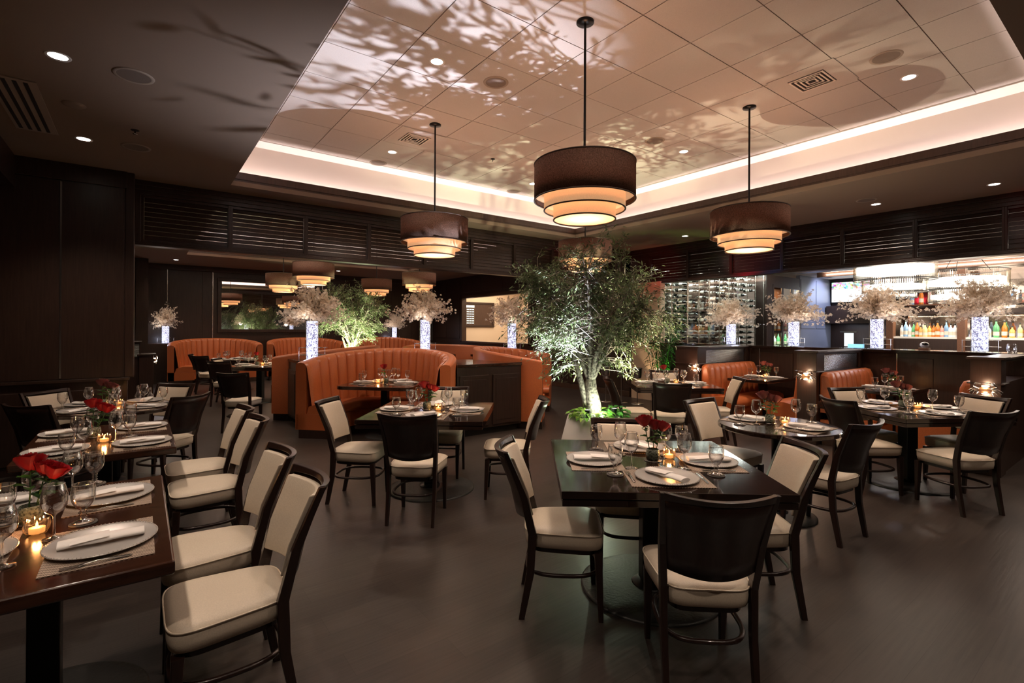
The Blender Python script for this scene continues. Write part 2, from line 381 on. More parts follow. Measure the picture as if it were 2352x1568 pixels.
# bar-side wall of the far room with the opening into the cream room
wr = MB()
wr.box(XR, YB, 0, XR + .14, 11.3, S); wr.box(XR, 15.05, 0, XR + .14, 17.3, S); wr.box(XR, 11.3, 0, XR + .14, 15.05, 1.1); wr.box(XR, 11.3, 2.63, XR + .14, 15.05, S)
for y in (7.8, 9.0, 10.15): wr.box(XR - .014, y, 1.2, XR, y + 1.0, 3.2); wr.box(XR - .014, y, .14, XR, y + 1.0, 1.05)
for y in (15.2, 16.2): wr.box(XR - .014, y, 1.2, XR, y + .9, 3.2)
for y in (11.45, 12.65, 13.85): wr.box(XR - .014, y, 2.8, XR, y + 1.12, 3.25)
struct(wr.obj('wall_right', W_DARK, bevel=.004))
struct(MB().box(XR - .03, 11.2, 2.60, XR + .16, 15.15, 2.70).box(XR - .03, 15.03, 1.05, XR + .16, 15.15, 2.7).box(XR - .03, 11.2, 1.05, XR + .16, 11.32, 2.7).box(XR - .03, 11.2, 1.06, XR + .18, 15.15, 1.12).obj('trim_9', W_MOULD, bevel=.006))
struct(MB().box(XR - .02, YB, 0, XR, 11.3, .13).obj('baseboard_right', W_MOULD))
struct(MB().box(13.0, 10.4, 0, 13.1, 17.1, S).box(9.2, 17.0, 0, 13.0, 17.1, S).box(9.18, 10.3, 0, 13.1, 10.4, S).box(9.18, 10.3, S, 13.1, 17.1, S + .05).obj('wall_cream_room', CREAMW))
light('AREA', 'cream_room_lamp', (11, 14, 3.3), 120, (1, .8, .60), 2.2, (0, 0, 0), size_y=5)
struct(MB().box(XR - .04, 6.72, 0, XR + .12, 7.5, 2.6).obj('wall_corner_pier', CREAMW))
light('SPOT', 'pier_uplight', (8.75, 6.85, .2), 14, (1, .7, .4), .03, to=(9.0, 7.0, 2.6), spot=R(60))

# louvred beams over the two openings
def beam(name, p, d, n, L, z0=2.575, z1=S, dep=.14):
    p = Vector((*p, 0)); d = Vector((*d, 0)); ang = atan2(d.y, d.x); nn = Vector((*n, 0)); mb = MB()
    def seg(a, b, za, zb, off=0, th=dep):
        c = p + d * ((a + b) / 2) + nn * (off + th / 2 * -1); mb.cbox((c.x, c.y, (za + zb) / 2), (b - a, th, zb - za), ang)
    seg(0, L, 3.19, z1, 0); seg(0, L, z0, 2.61, 0); seg(0, L, z1 - .06, z1, .035); seg(0, L, z1 - .11, z1 - .06, .018); seg(0, L, z0 - .012, z0 + .014, .012, dep + .02)
    return struct(mb.obj(name, W_DARK, bevel=.004))
beam('beam_dining', (-.15, YB), (1, 0), (0, -1), 9.2)
beam('beam_bar', (XR, YB), (0, -1), (-1, 0), 11.0)
def louvre(i, p, d, w, label, solid=False):
    """one framed bay of slats, 0.58 m tall"""
    ang = atan2(d[1], d[0]); t = thing('louvre_panel', (p[0], p[1], 2.61), label, 'louvre panel', 'louvred bays of the beams', ang)
    f = MB(); f.box(0, 0, 0, .028, .10, .58).box(w - .028, 0, 0, w, .10, .58).box(.028, .01, 0, w - .028, .09, .03).box(.028, .01, .545, w - .028, .09, .58)
    f.obj('frame', W_DARK, t, bevel=.003)
    s = MB(); n = 9
    for k in range(n):
        z = .035 + k * .0575
        a = R(78); h = .0545
        s.add([(.03, .035, z), (w - .03, .035, z), (w - .03, .035 + h * cos(a), z + h * sin(a)), (.03, .035 + h * cos(a), z + h * sin(a)),
               (.03, .043, z - .003), (w - .03, .043, z - .003), (w - .03, .043 + h * cos(a), z + h * sin(a) - .003), (.03, .043 + h * cos(a), z + h * sin(a) - .003)],
              [(0, 1, 2, 3), (7, 6, 5, 4), (0, 4, 5, 1), (3, 2, 6, 7), (0, 3, 7, 4), (1, 5, 6, 2)])
    s.obj('slats', W_DARK, t)
    return t
xs = [.0, .96, 1.925, 2.87, 3.84, 4.77, 5.73, 6.69, 7.65, 8.61]
for i in range(9): louvre(i, (xs[i] + .0, YB + .02), (1, 0), xs[i + 1] - xs[i], 'dark louvred bay of the dining room beam, %s from the dark pilaster' % ordn(i))
struct(MB().box(-.15, YB, 2.6, 0, YB + .12, 3.2).box(XR, 7.05, 2.6, XR + .12, 7.75, 3.2).obj('trim_10', W_DARK, bevel=.006))
ys = [7.05 - .945 * k for k in range(9)]
for i in range(8): louvre(i, (XR + .02, ys[i]), (0, -1), .945, 'dark louvred bay of the bar beam, %s from the beam corner' % ordn(i))

# half wall along the bar, wing walls with ribbed panels, pillars
hw = MB(); hw.box(XR, -3, 0, XR + .16, 4.75, 1.24)
hw.box(XR, 4.75, 0, XR + .16, 7.0, 1.24)
for y in (-2.6, -1.7, -.8, .1, 1.42 - .3, 2.1, 3.3, 4.0, 5.2, 6.0): hw.box(XR - .012, y, .15, XR, y + .6, 1.16)
struct(hw.obj('wall_bar_half', W_DARK, bevel=.004))
struct(MB().box(XR - .06, -3, 1.235, XR + .42, 7.0, 1.275).obj('trim_11', W_TABLE, bevel=.004))
struct(MB().box(XR - .022, 2.515, .8, XR - .010, 2.53, 1.22).box(XR - .022, 4.56, .8, XR - .010, 4.575, 1.22).obj('trim_12', STEEL))
RIB = M('ribbed_silver_panel', (.30, .30, .29), .2, metal=.8)
crab_kit = None
def crab():
    t = thing('crab_sconce', (0, 0, 0), 'glowing metal crab sconce', 'wall lamp', 'crab sconces on the pillars')
    b = MB(); b.ball((0, 0, 0), .055, 14, 8, .55); b.v = [(x * 1.25, y * .35 - .02, z) for x, y, z in b.v]; b.obj('body', M('copper_glow', (.6, .35, .2), .3, metal=.9), t)
    for s in (-1, 1):
        c = MB(); c.tube([(s * .05, -.02, .01), (s * .10, -.03, .035), (s * .075, -.035, .065), (s * .035, -.035, .06)], [.010, .011, .014, .004], 6)
        c.obj('claw', STEEL, t)
        for k in range(4):
            a = R(-8 - 22 * k); g = MB(); g.tube([(s * .05, -.02, -.005 * k), (s * (.05 + .055 * cos(a)), -.03, .012 - .012 * k), (s * (.05 + .10 * cos(a)), -.02, -.012 - .02 * k)], [.006, .006, .002], 5)
            g.obj('leg', STEEL, t)
    lp = MB(); lp.ball((0, 0, .036), .016, 8, 6, .6); lp.v = [(x * 2.2, y - .005, z) for x, y, z in lp.v]; lp.obj('lamp', emit('sconce_glow', (1, .75, .55), 4), t)
    lp = MB(); lp.ball((0, 0, -.034), .014, 8, 6, .6); lp.v = [(x * 2.4, y - .005, z) for x, y, z in lp.v]; lp.obj('lamp', emit('sconce_glow_low', (1, .72, .5), 4), t)
    return Kit(t)
crabk = crab()
PY = [4.75, 2.95, 1.14]
for i, y in enumerate(PY):
    w = .42 if i == 0 else .25
    pm = MB(); pm.box(7.35, y, 0, 7.6, y + w, 1.255); pm.box(7.325, y - .03, 1.255, 7.63, y + w + .03, 1.28); pm.box(7.33, y - .025, .985, 7.62, y + w + .025, 1.0)
    pm.box(7.6, y + .02, 0, XR, y + w - .04, .99); pm.box(7.6, y + .02, 1.22, XR, y + w - .04, 1.255); pm.box(8.9, y + .02, .99, XR, y + w - .04, 1.22)
    pm.box(7.58, y - .005, 1.245, XR, y + w, 1.268)
    struct(pm.obj('wall_pillar_%d' % (i + 1), W_DARK, bevel=.003))
    if i < 2:
        rb = MB()
        for k in range(22): rb.tube([(7.61, y + .05, 1.0 + k * .0103), (8.89, y + .05, 1.0 + k * .0103)], .0055, 6)
        struct(rb.obj('wall_ribbed_panel_%d' % (i + 1), RIB))
    cy = y + (.12 if i else .03)
    crabk.put((7.325, cy, .925), R(-90), 'glowing metal crab sconce on the %s' % ('pillar of the first orange booth, half behind wine glasses', 'middle pillar between two orange booths', 'pillar behind the white dining chair')[i], None, (.95, 1, 1.15))
    light('POINT', 'sconce_light', (7.26, cy, .99), 1.0, (1, .66, .42), .02); light('POINT', 'sconce_light', (7.26, cy, .86), 1.0, (1, .6, .36), .02)

# ------------------------------------------------------------------ chairs
def chair_outline(k=1.0, inset=0, n=48):
    pts = []
    for i in range(n):
        a = 2 * pi * i / n; c, s = cos(a), sin(a); p = 5.2
        x = abs(c) ** (2 / p) * (1 if c > 0 else -1); y = abs(s) ** (2 / p) * (1 if s > 0 else -1)
        wy = .215 - inset; yy = y * wy - .045; wx = (.204 + .108 * (yy + .045)) - inset
        pts.append((x * wx, yy))
    return pts
def sy(z):   # fore-aft position of the back posts at height z
    P = [(0, -.275), (.25, -.228), (.46, -.218), (.68, -.268), (.91, -.365)]
    for (a, b), (c, d) in zip(P, P[1:]):
        if z <= c: return b + (d - b) * (z - a) / (c - a)
    return P[-1][1]
def make_chair():
    t = thing('dining_chair', (0, 0, 0), 'chair', 'chair', 'dining chairs')
    seat = MB(); rows = []
    for ins, z in ((.02, .378), (.004, .388), (0, .42), (0, .455), (.004, .468), (.03, .482), (.09, .491), (.17, .495)):
        rows.append([(x, y, z) for x, y in chair_outline(1, ins)])
    seat.rows(rows, closed_u=True); n = 48
    seat.add([(x, y, .495) for x, y in chair_outline(1, .17)] + [(0, -.045, .497)], [(i, (i + 1) % n, n) for i in range(n)], True)
    seat.add([(x, y, .378) for x, y in chair_outline(1, .02)], [tuple(range(n))[::-1]])
    so = seat.obj('seat', CREAM, t)
    MB().tube([(x, y, .463) for x, y in chair_outline(1, -.002)], .0035, 6, closed=True).obj('piping', CREAM, so)
    MB().prism(chair_outline(1, .03), .352, .382).obj('seat_frame', W_CHAIR, t)
    for s in (-1, 1):
        MB().bar([(s * .184, .150, 0), (s * .186, .135, .37)], [(.026, .026), (.042, .042)]).obj('leg', W_CHAIR, t, bevel=.004)
        MB().bar([(s * .186, sy(0), 0), (s * .188, sy(.25), .25), (s * .19, sy(.46), .46), (s * .192, sy(.5), .50)], [(.026, .032), (.028, .042), (.03, .046), (.03, .044)]).obj('leg', W_CHAIR, t, bevel=.004)
    fr = MB()
    for s in (-1, 1):
        zs = [.49, .56, .66, .78, .905]
        fr.bar([(s * (.192 + .032 * (z - .49) / .415), sy(z), z) for z in zs], [(.03, .044), (.03, .042), (.028, .038), (.026, .032), (.024, .026)])
    bow = lambda x, w: -.072 * (1 - (x / w) ** 2)
    def curved(z0, z1, y0, y1, fn=lambda z: .20 + .03 * (z - .55) / .35, nz=5, nx=14, bot=0):
        mb = MB()
        for side in (0, 1):
            rows = []
            for j in range(nz + 1):
                row = []
                for i in range(nx + 1):
                    u = -1 + 2 * i / nx
                    zb = z0 + (bot * (1 - u * u))
                    z = zb + (z1 - .013 * (1 - u * u) - zb) * j / nz; w = fn(z); x = u * w
                    row.append((x, sy(z) + bow(x, w) + (y1 if side else y0), z))
                rows.append(row)
            if side: rows = [r[::-1] for r in rows]
            mb.rows(rows)
        m = (nz + 1) * (nx + 1); q = nx + 1
        f = []
        for i in range(nx):
            f += [(i + 1, i, m + nx - i, m + nx - i - 1), (nz * q + i, nz * q + i + 1, m + nz * q + nx - i - 1, m + nz * q + nx - i)]
        for j in range(nz):
            f += [(j * q, (j + 1) * q, m + (j + 1) * q + nx, m + j * q + nx), ((j + 1) * q + nx, j * q + nx, m + j * q, m + (j + 1) * q)]
        mb.f += f; mb.sm += [False] * len(f)
        return mb
    fr.merge(curved(.872, .908, -.014, .014, lambda z: .222))
    fr.obj('back_frame', W_CHAIR, t, bevel=.003)
    curved(.545, .90, -.012, .0, lambda z: .186 + .036 * (z - .5) / .4, bot=-.02).obj('backrest', W_CHAIR, t)
    curved(.55, .868, .0, .028, lambda z: .162 + .03 * (z - .5) / .4, bot=-.012).obj('back_cushion', CREAM, t, bevel=.006)
    hp = []
    for i in range(40):
        a = 2 * pi * i / 40; c, s = cos(a), sin(a)
        hp.append((.182 * abs(c) ** .6 * (1 if c > 0 else -1), -.048 + .20 * abs(s) ** .75 * (1 if s > 0 else -1), .235))
    MB().tube(hp, .0115, 8, closed=True).obj('stretcher', W_CHAIR, t)
    return Kit(t)
chairs = make_chair()
def chair(mx, my, fwd, label, group='dining chairs'):
    """mx, my: middle of the back's top rail; fwd: heading in degrees the sitter faces"""
    a = R(fwd); x = mx + cos(a) * .352; y = my + sin(a) * .352
    return chairs.put((x, y, 0), a - pi / 2, label, group)
CH = [
 (.60, 2.36, 180, 'white leather dining chair at the long wooden table, bottommost in the photo'),
 (.60, 2.94, 180, 'white leather dining chair at the long wooden table, beside the bottommost chair'),
 (.68, 4.08, 180, 'white leather dining chair at the second wall table, aisle side, nearer the camera'),
 (.68, 4.67, 180, 'white leather dining chair at the second wall table, aisle side, farther along'),
 (.40, 5.83, 133, 'dark back of the dining chair on the aisle side of the wall-end table'),
 (.33, 7.02, -134, 'cream padded dining chair beside the pilaster, behind the wall-end table'),
 (-.78, 6.99, -46, 'cream padded dining chair with its back to the dark panelled wall'),
 (-.77, 5.86, 46, 'dark back of the dining chair at the shadowy wall side of the wall-end table'),
 (1.66, 3.58, 48, 'dark back of the dining chair in front of the table before the curved booth'),
 (1.40, 4.72, -41, 'cream dining chair facing the bar, at the table before the curved booth'),
 (3.05, 3.64, 142, 'cream dining chair between the curved booth table and the tree table'),
 (2.80, 4.95, -130, 'cream dining chair behind the booth-front table, against the dark cabinet'),
 (1.72, 2.32, -40, 'cream dining chair on the aisle side of the tree table'),
 (1.885, 1.12, 49, 'large dark chair back in the foreground before the tree table'),
 (3.07, 1.31, 140, 'cream dining chair on the bar side of the tree table'),
 (2.86, 2.46, -134, 'cream dining chair at the far side of the tree table, beside the pot'),
 (4.27, 2.73, -92, 'cream dining chair at the small round table, behind its plate'),
 (4.23, 1.37, 84, 'dark back of the dining chair in front of the small round table'),
 (5.28, 3.76, 42, 'dark back of the dining chair in front of the table behind the tree'),
 (5.13, 4.65, -40, 'greenish lit cream dining chair beside the tree pot'),
 (6.60, 3.64, 135, 'cream dining chair seen edge-on in front of the first orange booth'),
 (6.80, 5.00, -135, 'cream dining chair against the pillar behind the far square table'),
 (5.46, 2.00, -31, 'dark back of the dining chair on the aisle side of the crab pillar table'),
 (6.53, 2.30, -118, 'cream dining chair before the second orange booth'),
 (6.90, 1.20, 155, 'cream dining chair in front of the crab pillar'),
 (5.68, .93, 60, 'large dark chair back on the camera side of the crab pillar table'),
 (-1.22, 2.40, 0, 'cream dining chair hidden behind the roses at the long wooden table'),
 (1.08, 8.28, 56, 'dark back of the dining chair at the far room entrance'),
 (1.22, 11.2, 56, 'dark back of the dining chair at the far room square table'),
 (1.30, 12.2, -30, 'cream dining chair facing the bar, at the far room square table'),
 (1.10, 13.5, 40, 'dark back of the dining chair at the far room booth table'),
 (1.00, 14.3, -10, 'cream dining chair before the far left orange booth'),
 (3.0, 12.3, -160, 'cream dining chair on the bar side of the far room square table'),
 (2.6, 10.9, 120, 'cream dining chair with its seat beyond the orange booth end'),
]
for c in CH: chair(*c)

# ------------------------------------------------------------------ tables
def disc_base(t, r=.42, col=.055, h=.70, square=True):
    b = MB(); b.lathe([(0, .028), (.09, .027), (r - .05, .018), (r - .012, .014), (r, .008), (r, 0)], 56); b.obj('base', IRON, t)
    p = MB()
    if square: p.box(-col, -col, .02, col, col, h)
    else: p.lathe([(col, .02), (col, h)], 28)
    p.lathe([(col * 1.9, .02), (col * 1.9, .03), (col, .05)], 24)
    p.obj('pedestal', METAL_B, t, bevel=.008 if square else 0)
def square_table(c, a, s, label, rnd=False, mat=None):
    t = thing('dining_table', (*c, 0), label, 'table', 'dining tables', R(a)); h = s / 2
    MB().box(-h, -h, .722, h, h, .76).obj('tabletop', mat or W_TABLE, t, bevel=.003)
    q = h - .004; l = MB()
    for m in range(4):
        pts = [(-q, -q), (q, -q), (q * .62, -q * .62), (-q * .62, -q * .62)]
        ca, sa = cos(m * pi / 2), sin(m * pi / 2); l.prism([(x * ca - y * sa, x * sa + y * ca) for x, y in pts], .684, .717)
    l.obj('folding_leaves', W_TABLE, t, bevel=.002)
    k = MB()
    k.box(-.30, -.30, .66, .30, .30, .7205); k.obj('apron', METAL_B, t)
    disc_base(t, .42, .06, .67)
    return t
def rect_table(x0, y0, x1, y1, label, mat=W_TABLE2):
    cx, cy = (x0 + x1) / 2, (y0 + y1) / 2; t = thing('dining_table', (cx, cy, 0), label, 'table', 'dining tables')
    MB().box(x0 - cx, y0 - cy, .712, x1 - cx, y1 - cy, .76).obj('tabletop', mat, t, bevel=.008, seg=3)
    disc_base(t, .34 if y1 - y0 > .9 else .28, .05, .713); return t
def round_table(c, r, label, mat=W_TABLE, n=72):
    t = thing('dining_table', (*c, 0), label, 'table', 'dining tables')
    MB().lathe([(0, .722), (r - .01, .722), (r, .73), (r, .753), (r - .006, .76), (0, .76)], n, smooth=False).obj('tabletop', mat, t)
    disc_base(t, .30, .045, .722, False); return t
square_table((2.50, 1.93), -38.5, 1.165, 'large dark square table with red roses before the olive tree')
square_table((2.30, 4.40), -39.6, 1.13, 'dark square table set for four before the curved orange booth')
square_table((6.33, 4.54), -41, 1.17, 'dark square table behind the tree, set near the first orange booth')
square_table((6.35, 1.68), -31, 1.13, 'dark square table set for four near the crab pillar')
rect_table(-.70, 2.08, .10, 3.33, 'long reddish wooden table cut by the bottom corner of the photo')
rect_table(-.62, 4.05, .20, 5.29, 'dark wooden table set for four, next along the dark wall')
round_table((-.2, 6.45), .56, 'round dark table at the end of the dark panelled wall')
round_table((4.35, 2.05), .47, 'small round dark table between two square tables')
rect_table(7.85, 3.86, 8.95, 4.52, 'dark table inside the first orange wall booth', W_TABLE)
rect_table(7.85, 2.1, 8.95, 2.74, 'dark table inside the second orange wall booth', W_TABLE)
square_table((2.05, 11.7), -40, 1.15, 'dark square table in the far dining room')
square_table((1.9, 14.2), -20, 1.1, 'dark table between the far orange booths and the square table')
bt = thing('booth_table', (2.86, 6.92, 0), 'dark table with rounded corners inside the curved orange booth', 'table', None, R(-45))
def rrect(hx, hy, r, n=6):
    out = []
    for cx, cy, a0 in ((hx - r, hy - r, 0), (-hx + r, hy - r, 90), (-hx + r, -hy + r, 180), (hx - r, -hy + r, 270)):
        for k in range(n + 1): a = R(a0 + 90 * k / n); out.append((cx + r * cos(a), cy + r * sin(a)))
    return out
MB().prism(rrect(.55, .48, .13), .712, .76).obj('tabletop', W_TABLE2, bt, bevel=.006)
disc_base(bt, .28, .05, .712)

# ------------------------------------------------------------------ tableware
def wine_glass():
    t = thing('wine_glass', (0, 0, 0), 'wine glass', 'glass', 'wine glasses')
    MB().lathe([(0, .004), (.034, .002), (.036, .003), (.012, .007), (.0045, .015), (.0038, .05), (.0042, .085), (.010, .094), (.026, .105), (.038, .125), (.0415, .145), (.040, .168), (.035, .192), (.031, .208)], 28).obj('bowl_and_stem', GLASS, t)
    MB().lathe([(.0309, .207), (.0317, .2085), (.0303, .209)], 28).obj('rim', STEEL_RIM, t)
    return Kit(t)
def goblet():
    t = thing('water_goblet', (0, 0, 0), 'water goblet', 'glass', 'water goblets')
    MB().lathe([(0, .004), (.036, .002), (.038, .004), (.020, .010), (.010, .016), (.013, .022), (.008, .028), (.013, .034), (.008, .040), (.013, .046), (.010, .052), (.022, .062), (.036, .085), (.041, .108), (.040, .135), (.037, .158)], 28).obj('bowl_and_stem', GLASS, t)
    MB().lathe([(.0369, .157), (.0377, .1585), (.0363, .159)], 28).obj('rim', STEEL_RIM, t)
    return Kit(t)
STEEL_RIM = M('glass_rim', (.8, .78, .75), .1, metal=.6)
wineK = wine_glass(); gobK = goblet()
def simple(name, mb, mat, cat, group, **k):
    o = mb.obj(name, mat, **k); tag(o, name, cat, group); return Kit(o)
COASTER = M('coaster', (.10, .09, .085), .5)
coastK = simple('coaster', MB().lathe([(0, 0), (.046, 0), (.047, .002), (.046, .005), (0, .005)], 28, smooth=False), COASTER, 'coaster', 'coasters')
matK = simple('placemat', MB().box(-.215, -.155, 0, .215, .155, .0025), WEAVE, 'placemat', 'woven placemats')
def plate():
    t = thing('charger_plate', (0, 0, 0), 'plate', 'plate', 'silver charger plates')
    MB().lathe([(0, .004), (.108, .004), (.118, .008), (.160, .014), (.169, .016), (.169, .013), (.12, .003), (.09, 0), (0, 0)], 56).obj('plate', SILVER, t)
    rim = MB(); n = 84
    for i in range(n):
        a = 2 * pi * i / n; rim.ball((.166 * cos(a), .166 * sin(a), .0165), .0027, 6, 4)
    rim.obj('beaded_rim', SILVER, t)
    return Kit(t)
plateK = plate()
def napkin_mb(sd):
    rnd = random.Random(sd); rows = []
    for i in range(15):
        u = -.125 + .25 * i / 14; row = []
        wv = .003 * sin(i * .9 + sd)
        for k in range(16):
            a = 2 * pi * k / 16; rx = .036 * (1 + .10 * sin(2 * a + i * .25)); rz = .0125
            row.append((u, rx * cos(a) * (1 - .10 * (i / 14)) + wv, .013 + rz * sin(a) * (1 if sin(a) > 0 else .9)))
        rows.append(row)
    mb = MB().rows(rows, closed_u=True); mb.add(rows[0], [tuple(range(16))]); mb.add(rows[-1], [tuple(range(16))[::-1]])
    fl = [[(u / 10 * .11 - .02, -.037 + .0743 * v / 5, .0262 + .0035 * sin(v / 5 * pi) - .0008 * u) for v in range(6)] for u in range(11)]
    mb.rows(fl); return mb
napK = [simple('rolled_napkin', napkin_mb(k), NAPKIN, 'napkin', 'rolled white napkins') for k in (1, 2)]
def fork_mb():
    mb = MB(); rows = [(0, .0, .004, .002), (-.0, .02, .008, .003), (0, .09, .0045, .009), (0, .125, .005, .006), (0, .142, .0115, .003)]
    rr_ = [[(x + s * w, y, z + dz) for s, dz in ((-1, 0), (1, 0), (1, .0018), (-1, .0018))] for x, y, w, z in rows]
    mb.rows(rr_, closed_u=True)
    for k in range(4):
        x = -.0105 + .007 * k; mb.box(x - .0016, .142, .003, x + .0016, .192, .0052)
    return mb
def knife_mb():
    mb = MB(); mb.box(-.006, 0, .001, .006, .095, .006); mb.add([(-.006, .095, .001), (.007, .095, .001), (.010, .18, .001), (.002, .215, .001), (-.006, .19, .001), (-.006, .095, .004), (.007, .095, .003), (.010, .18, .002), (.002, .215, .002), (-.006, .19, .004)], [(4, 3, 2, 1, 0), (5, 6, 7, 8, 9), (0, 1, 6, 5), (1, 2, 7, 6), (2, 3, 8, 7), (3, 4, 9, 8), (4, 0, 5, 9)])
    return mb
forkK = simple('fork', fork_mb(), STEEL, 'fork', 'forks'); knifeK = simple('knife', knife_mb(), STEEL, 'knife', 'knives')
def setting(cx, cy, face, where, z=.76, wob=0, nap=0, side=1, wine=(.16, .15)):
    """face: heading in degrees from the diner to the table's middle"""
    a = R(face) - pi / 2 + R(wob); ca, sa = cos(a), sin(a)
    def P(x, y, dz): return (cx + x * ca - y * sa, cy + x * sa + y * ca, z + dz)
    matK.put(P(0, 0, .0005), a, 'woven beige placemat, ' + where)
    plateK.put(P(0, .0, .003), a, 'round silver charger plate, ' + where)
    napK[int(nap != 0)].put(P(.0, .0, .0105), a + pi / 2 + R(nap if nap else random.uniform(-6, 8)), 'rolled white cloth napkin on the plate, ' + where)
    forkK.put(P(-.19, -.09, .0032), a + R(2), 'steel fork on the placemat, ' + where)
    knifeK.put(P(.188, -.10, .003), a - R(1), 'steel knife on the placemat, ' + where)
    coastK.put(P(.29 * side, .075, .0008), 0, 'thin dark coaster under the water goblet, ' + where)
    gobK.put(P(.29 * side, .075, .006), a, 'stemmed water goblet with faceted stem, ' + where)
    wineK.put(P(wine[0], wine[1], .001), a, 'clear tall wine glass, ' + where)
def ring_settings(c, a0, d, name, faces, sides, naps=None, side=1):
    for k, (f, w) in enumerate(zip(faces, sides)):
        f2 = R(f); setting(c[0] - cos(f2) * d, c[1] - sin(f2) * d, f, '%s side of the %s' % (w, name), nap=(naps or {}).get(w, 0), wob=random.uniform(-2, 2), side=side, wine=(-.13 + random.uniform(-.03, .03), .19))
def quad_set(c, a, d, name, naps=None):
    ring_settings(c, a, d, name, (a + 90, a, a + 180, a + 270), ('near', 'aisle', 'bar', 'far'), naps)
quad_set((2.50, 1.93), -38.5, .345, 'tree table', {'near': 35, 'far': 40})
quad_set((2.30, 4.40), -39.6, .345, 'booth-front table', {'near': -35})
quad_set((6.33, 4.54), -41, .35, 'table behind the tree', {'near': 40})
quad_set((6.35, 1.68), -31, .345, 'crab pillar table')
quad_set((-.2, 6.45), -45, .36, 'wall-end round table', {'far': 30})
for y, w in ((2.40, 'near end'), (3.03, 'far end')):
    setting(-.11, y, 180, 'aisle side, %s of the long wooden table' % w); setting(-.52, y + .12, 0, 'wall side, %s of the long wooden table' % w)
for y, w in ((4.31, 'near end'), (4.97, 'far end')):
    setting(.015, y, 180, 'aisle side, %s of the second wall table' % w); setting(-.43, y, 0, 'wall side, %s of the second wall table' % w)
setting(4.37, 2.31, -90, 'far side of the small round table'); setting(4.37, 1.83, 90, 'near side of the small round table')
setting(8.4, 4.34, -90, 'far side of the first wall booth table'); setting(8.4, 4.04, 90, 'near side of the first wall booth table')
setting(8.3, 2.56, -90, 'far side of the second wall booth table'); setting(8.3, 2.28, 90, 'near side of the second wall booth table')
ring_settings((2.86, 6.92), 0, .31, 'curved booth table', (45 + 90, -45, 200, 250), ('bar', 'aisle', 'inner', 'far'))
quad_set((2.05, 11.7), -40, .37, 'far room square table')
quad_set((1.9, 14.2), -20, .36, 'far room booth-side table')

# candles and rose vases
def votive():
    t = thing('votive_candle', (0, 0, 0), 'candle', 'candle', 'glass votive candles'); rows = []
    for r_, z in ((.018, .002), (.030, .004), (.037, .018), (.040, .034), (.036, .050), (.040, .062)):
        rows.append([(r_ * (1 + .09 * cos(8 * 2 * pi * i / 48)) * cos(2 * pi * i / 48), r_ * (1 + .09 * cos(8 * 2 * pi * i / 48)) * sin(2 * pi * i / 48), z + (.007 * cos(8 * 2 * pi * i / 48) if z > .06 else 0)) for i in range(48)])
    g = MB().rows(rows, closed_u=True); g.add(rows[0], [tuple(range(48))[::-1]]); g.obj('holder', VOTIVE, t)
    MB().lathe([(0, .006), (.024, .006), (.025, .026), (0, .026)], 20).obj('wax', M('candle_wax', (.8, .55, .3), .5, emis=(1, .45, .14), es=.6), t)
    MB().lathe([(.0005, .026), (.0045, .032), (.0035, .042), (.0005, .052)], 10).obj('flame', FLAME, t)
    return Kit(t)
VOTIVE = glassm('votive_glass', (1, .80, .58), .45, .4, .1)
candK = votive()
def rose_mb(seed):
    rnd = random.Random(seed); mb = MB()
    for k in range(22):
        f = k / 21; a = k * 2.4; r_ = .006 + .026 * f; h = .060 - .014 * f; w = .46 + .28 * f
        rows = []
        for j in range(5):
            v = j / 4; rr2 = r_ * (.35 + .85 * sin(min(1, v * 1.05) * pi * .58)) + (.007 * f if j == 4 else 0); row = []
            for i in range(6):
                u = -1 + i / 2.5; aa = a + u * w * 1.15 * (1 - .25 * (1 - v)); z = h * v * (1 - .16 * u * u) + .002 * rnd.random()
                row.append((rr2 * cos(aa), rr2 * sin(aa), z))
            rows.append(row)
        mb.rows(rows)
    return mb
def leaf_shape(mb, p, d, up, L_, w, bend=.15):
    d = d.normalized(); s = d.cross(up)
    if s.length < 1e-4: s = d.orthogonal()
    s.normalize(); n = s.cross(d)
    q1 = p + d * L_ * .35 - n * bend * L_ * .15; q2 = p + d * L_ * .72 - n * bend * L_ * .45; tp = p + d * L_ - n * bend * L_
    f_ = n * (w * .25)
    mb.add([p, q1 + s * w * .5 + f_, q1, q1 - s * w * .5 + f_, q2 + s * w * .38 + f_, q2, q2 - s * w * .38 + f_, tp], [(0, 2, 1), (0, 3, 2), (1, 2, 5, 4), (2, 3, 6, 5), (4, 5, 7), (5, 6, 7)], True)
def make_rose(mat, sd):
    t = thing('rose', (0, 0, 0), 'rose', 'flower', 'cut roses')
    MB().tube([(0, 0, 0), (.002, .002, .08), (0, 0, .16)], .0022, 6).obj('stem', STEM, t)
    rose_mb(sd).xf(Matrix.Translation((0, 0, .150))).obj('bloom', mat, t)
    lv = MB(); rnd = random.Random(sd)
    for k in range(5):
        a = rnd.uniform(0, 6.28); z = rnd.uniform(.07, .14); leaf_shape(lv, Vector((0, 0, z)), Vector((cos(a), sin(a), .35)), Vector((0, 0, 1)), .048, .028)
    for k in range(5):
        a = k * 1.257; leaf_shape(lv, Vector((0, 0, .152)), Vector((cos(a), sin(a), -.3)), Vector((0, 0, 1)), .022, .007)
    lv.obj('leaves', LEAFG, t); return Kit(t)
roseK = {'red': [make_rose(RED, 1), make_rose(RED, 2)], 'dusty': [make_rose(PINKR, 3)]}
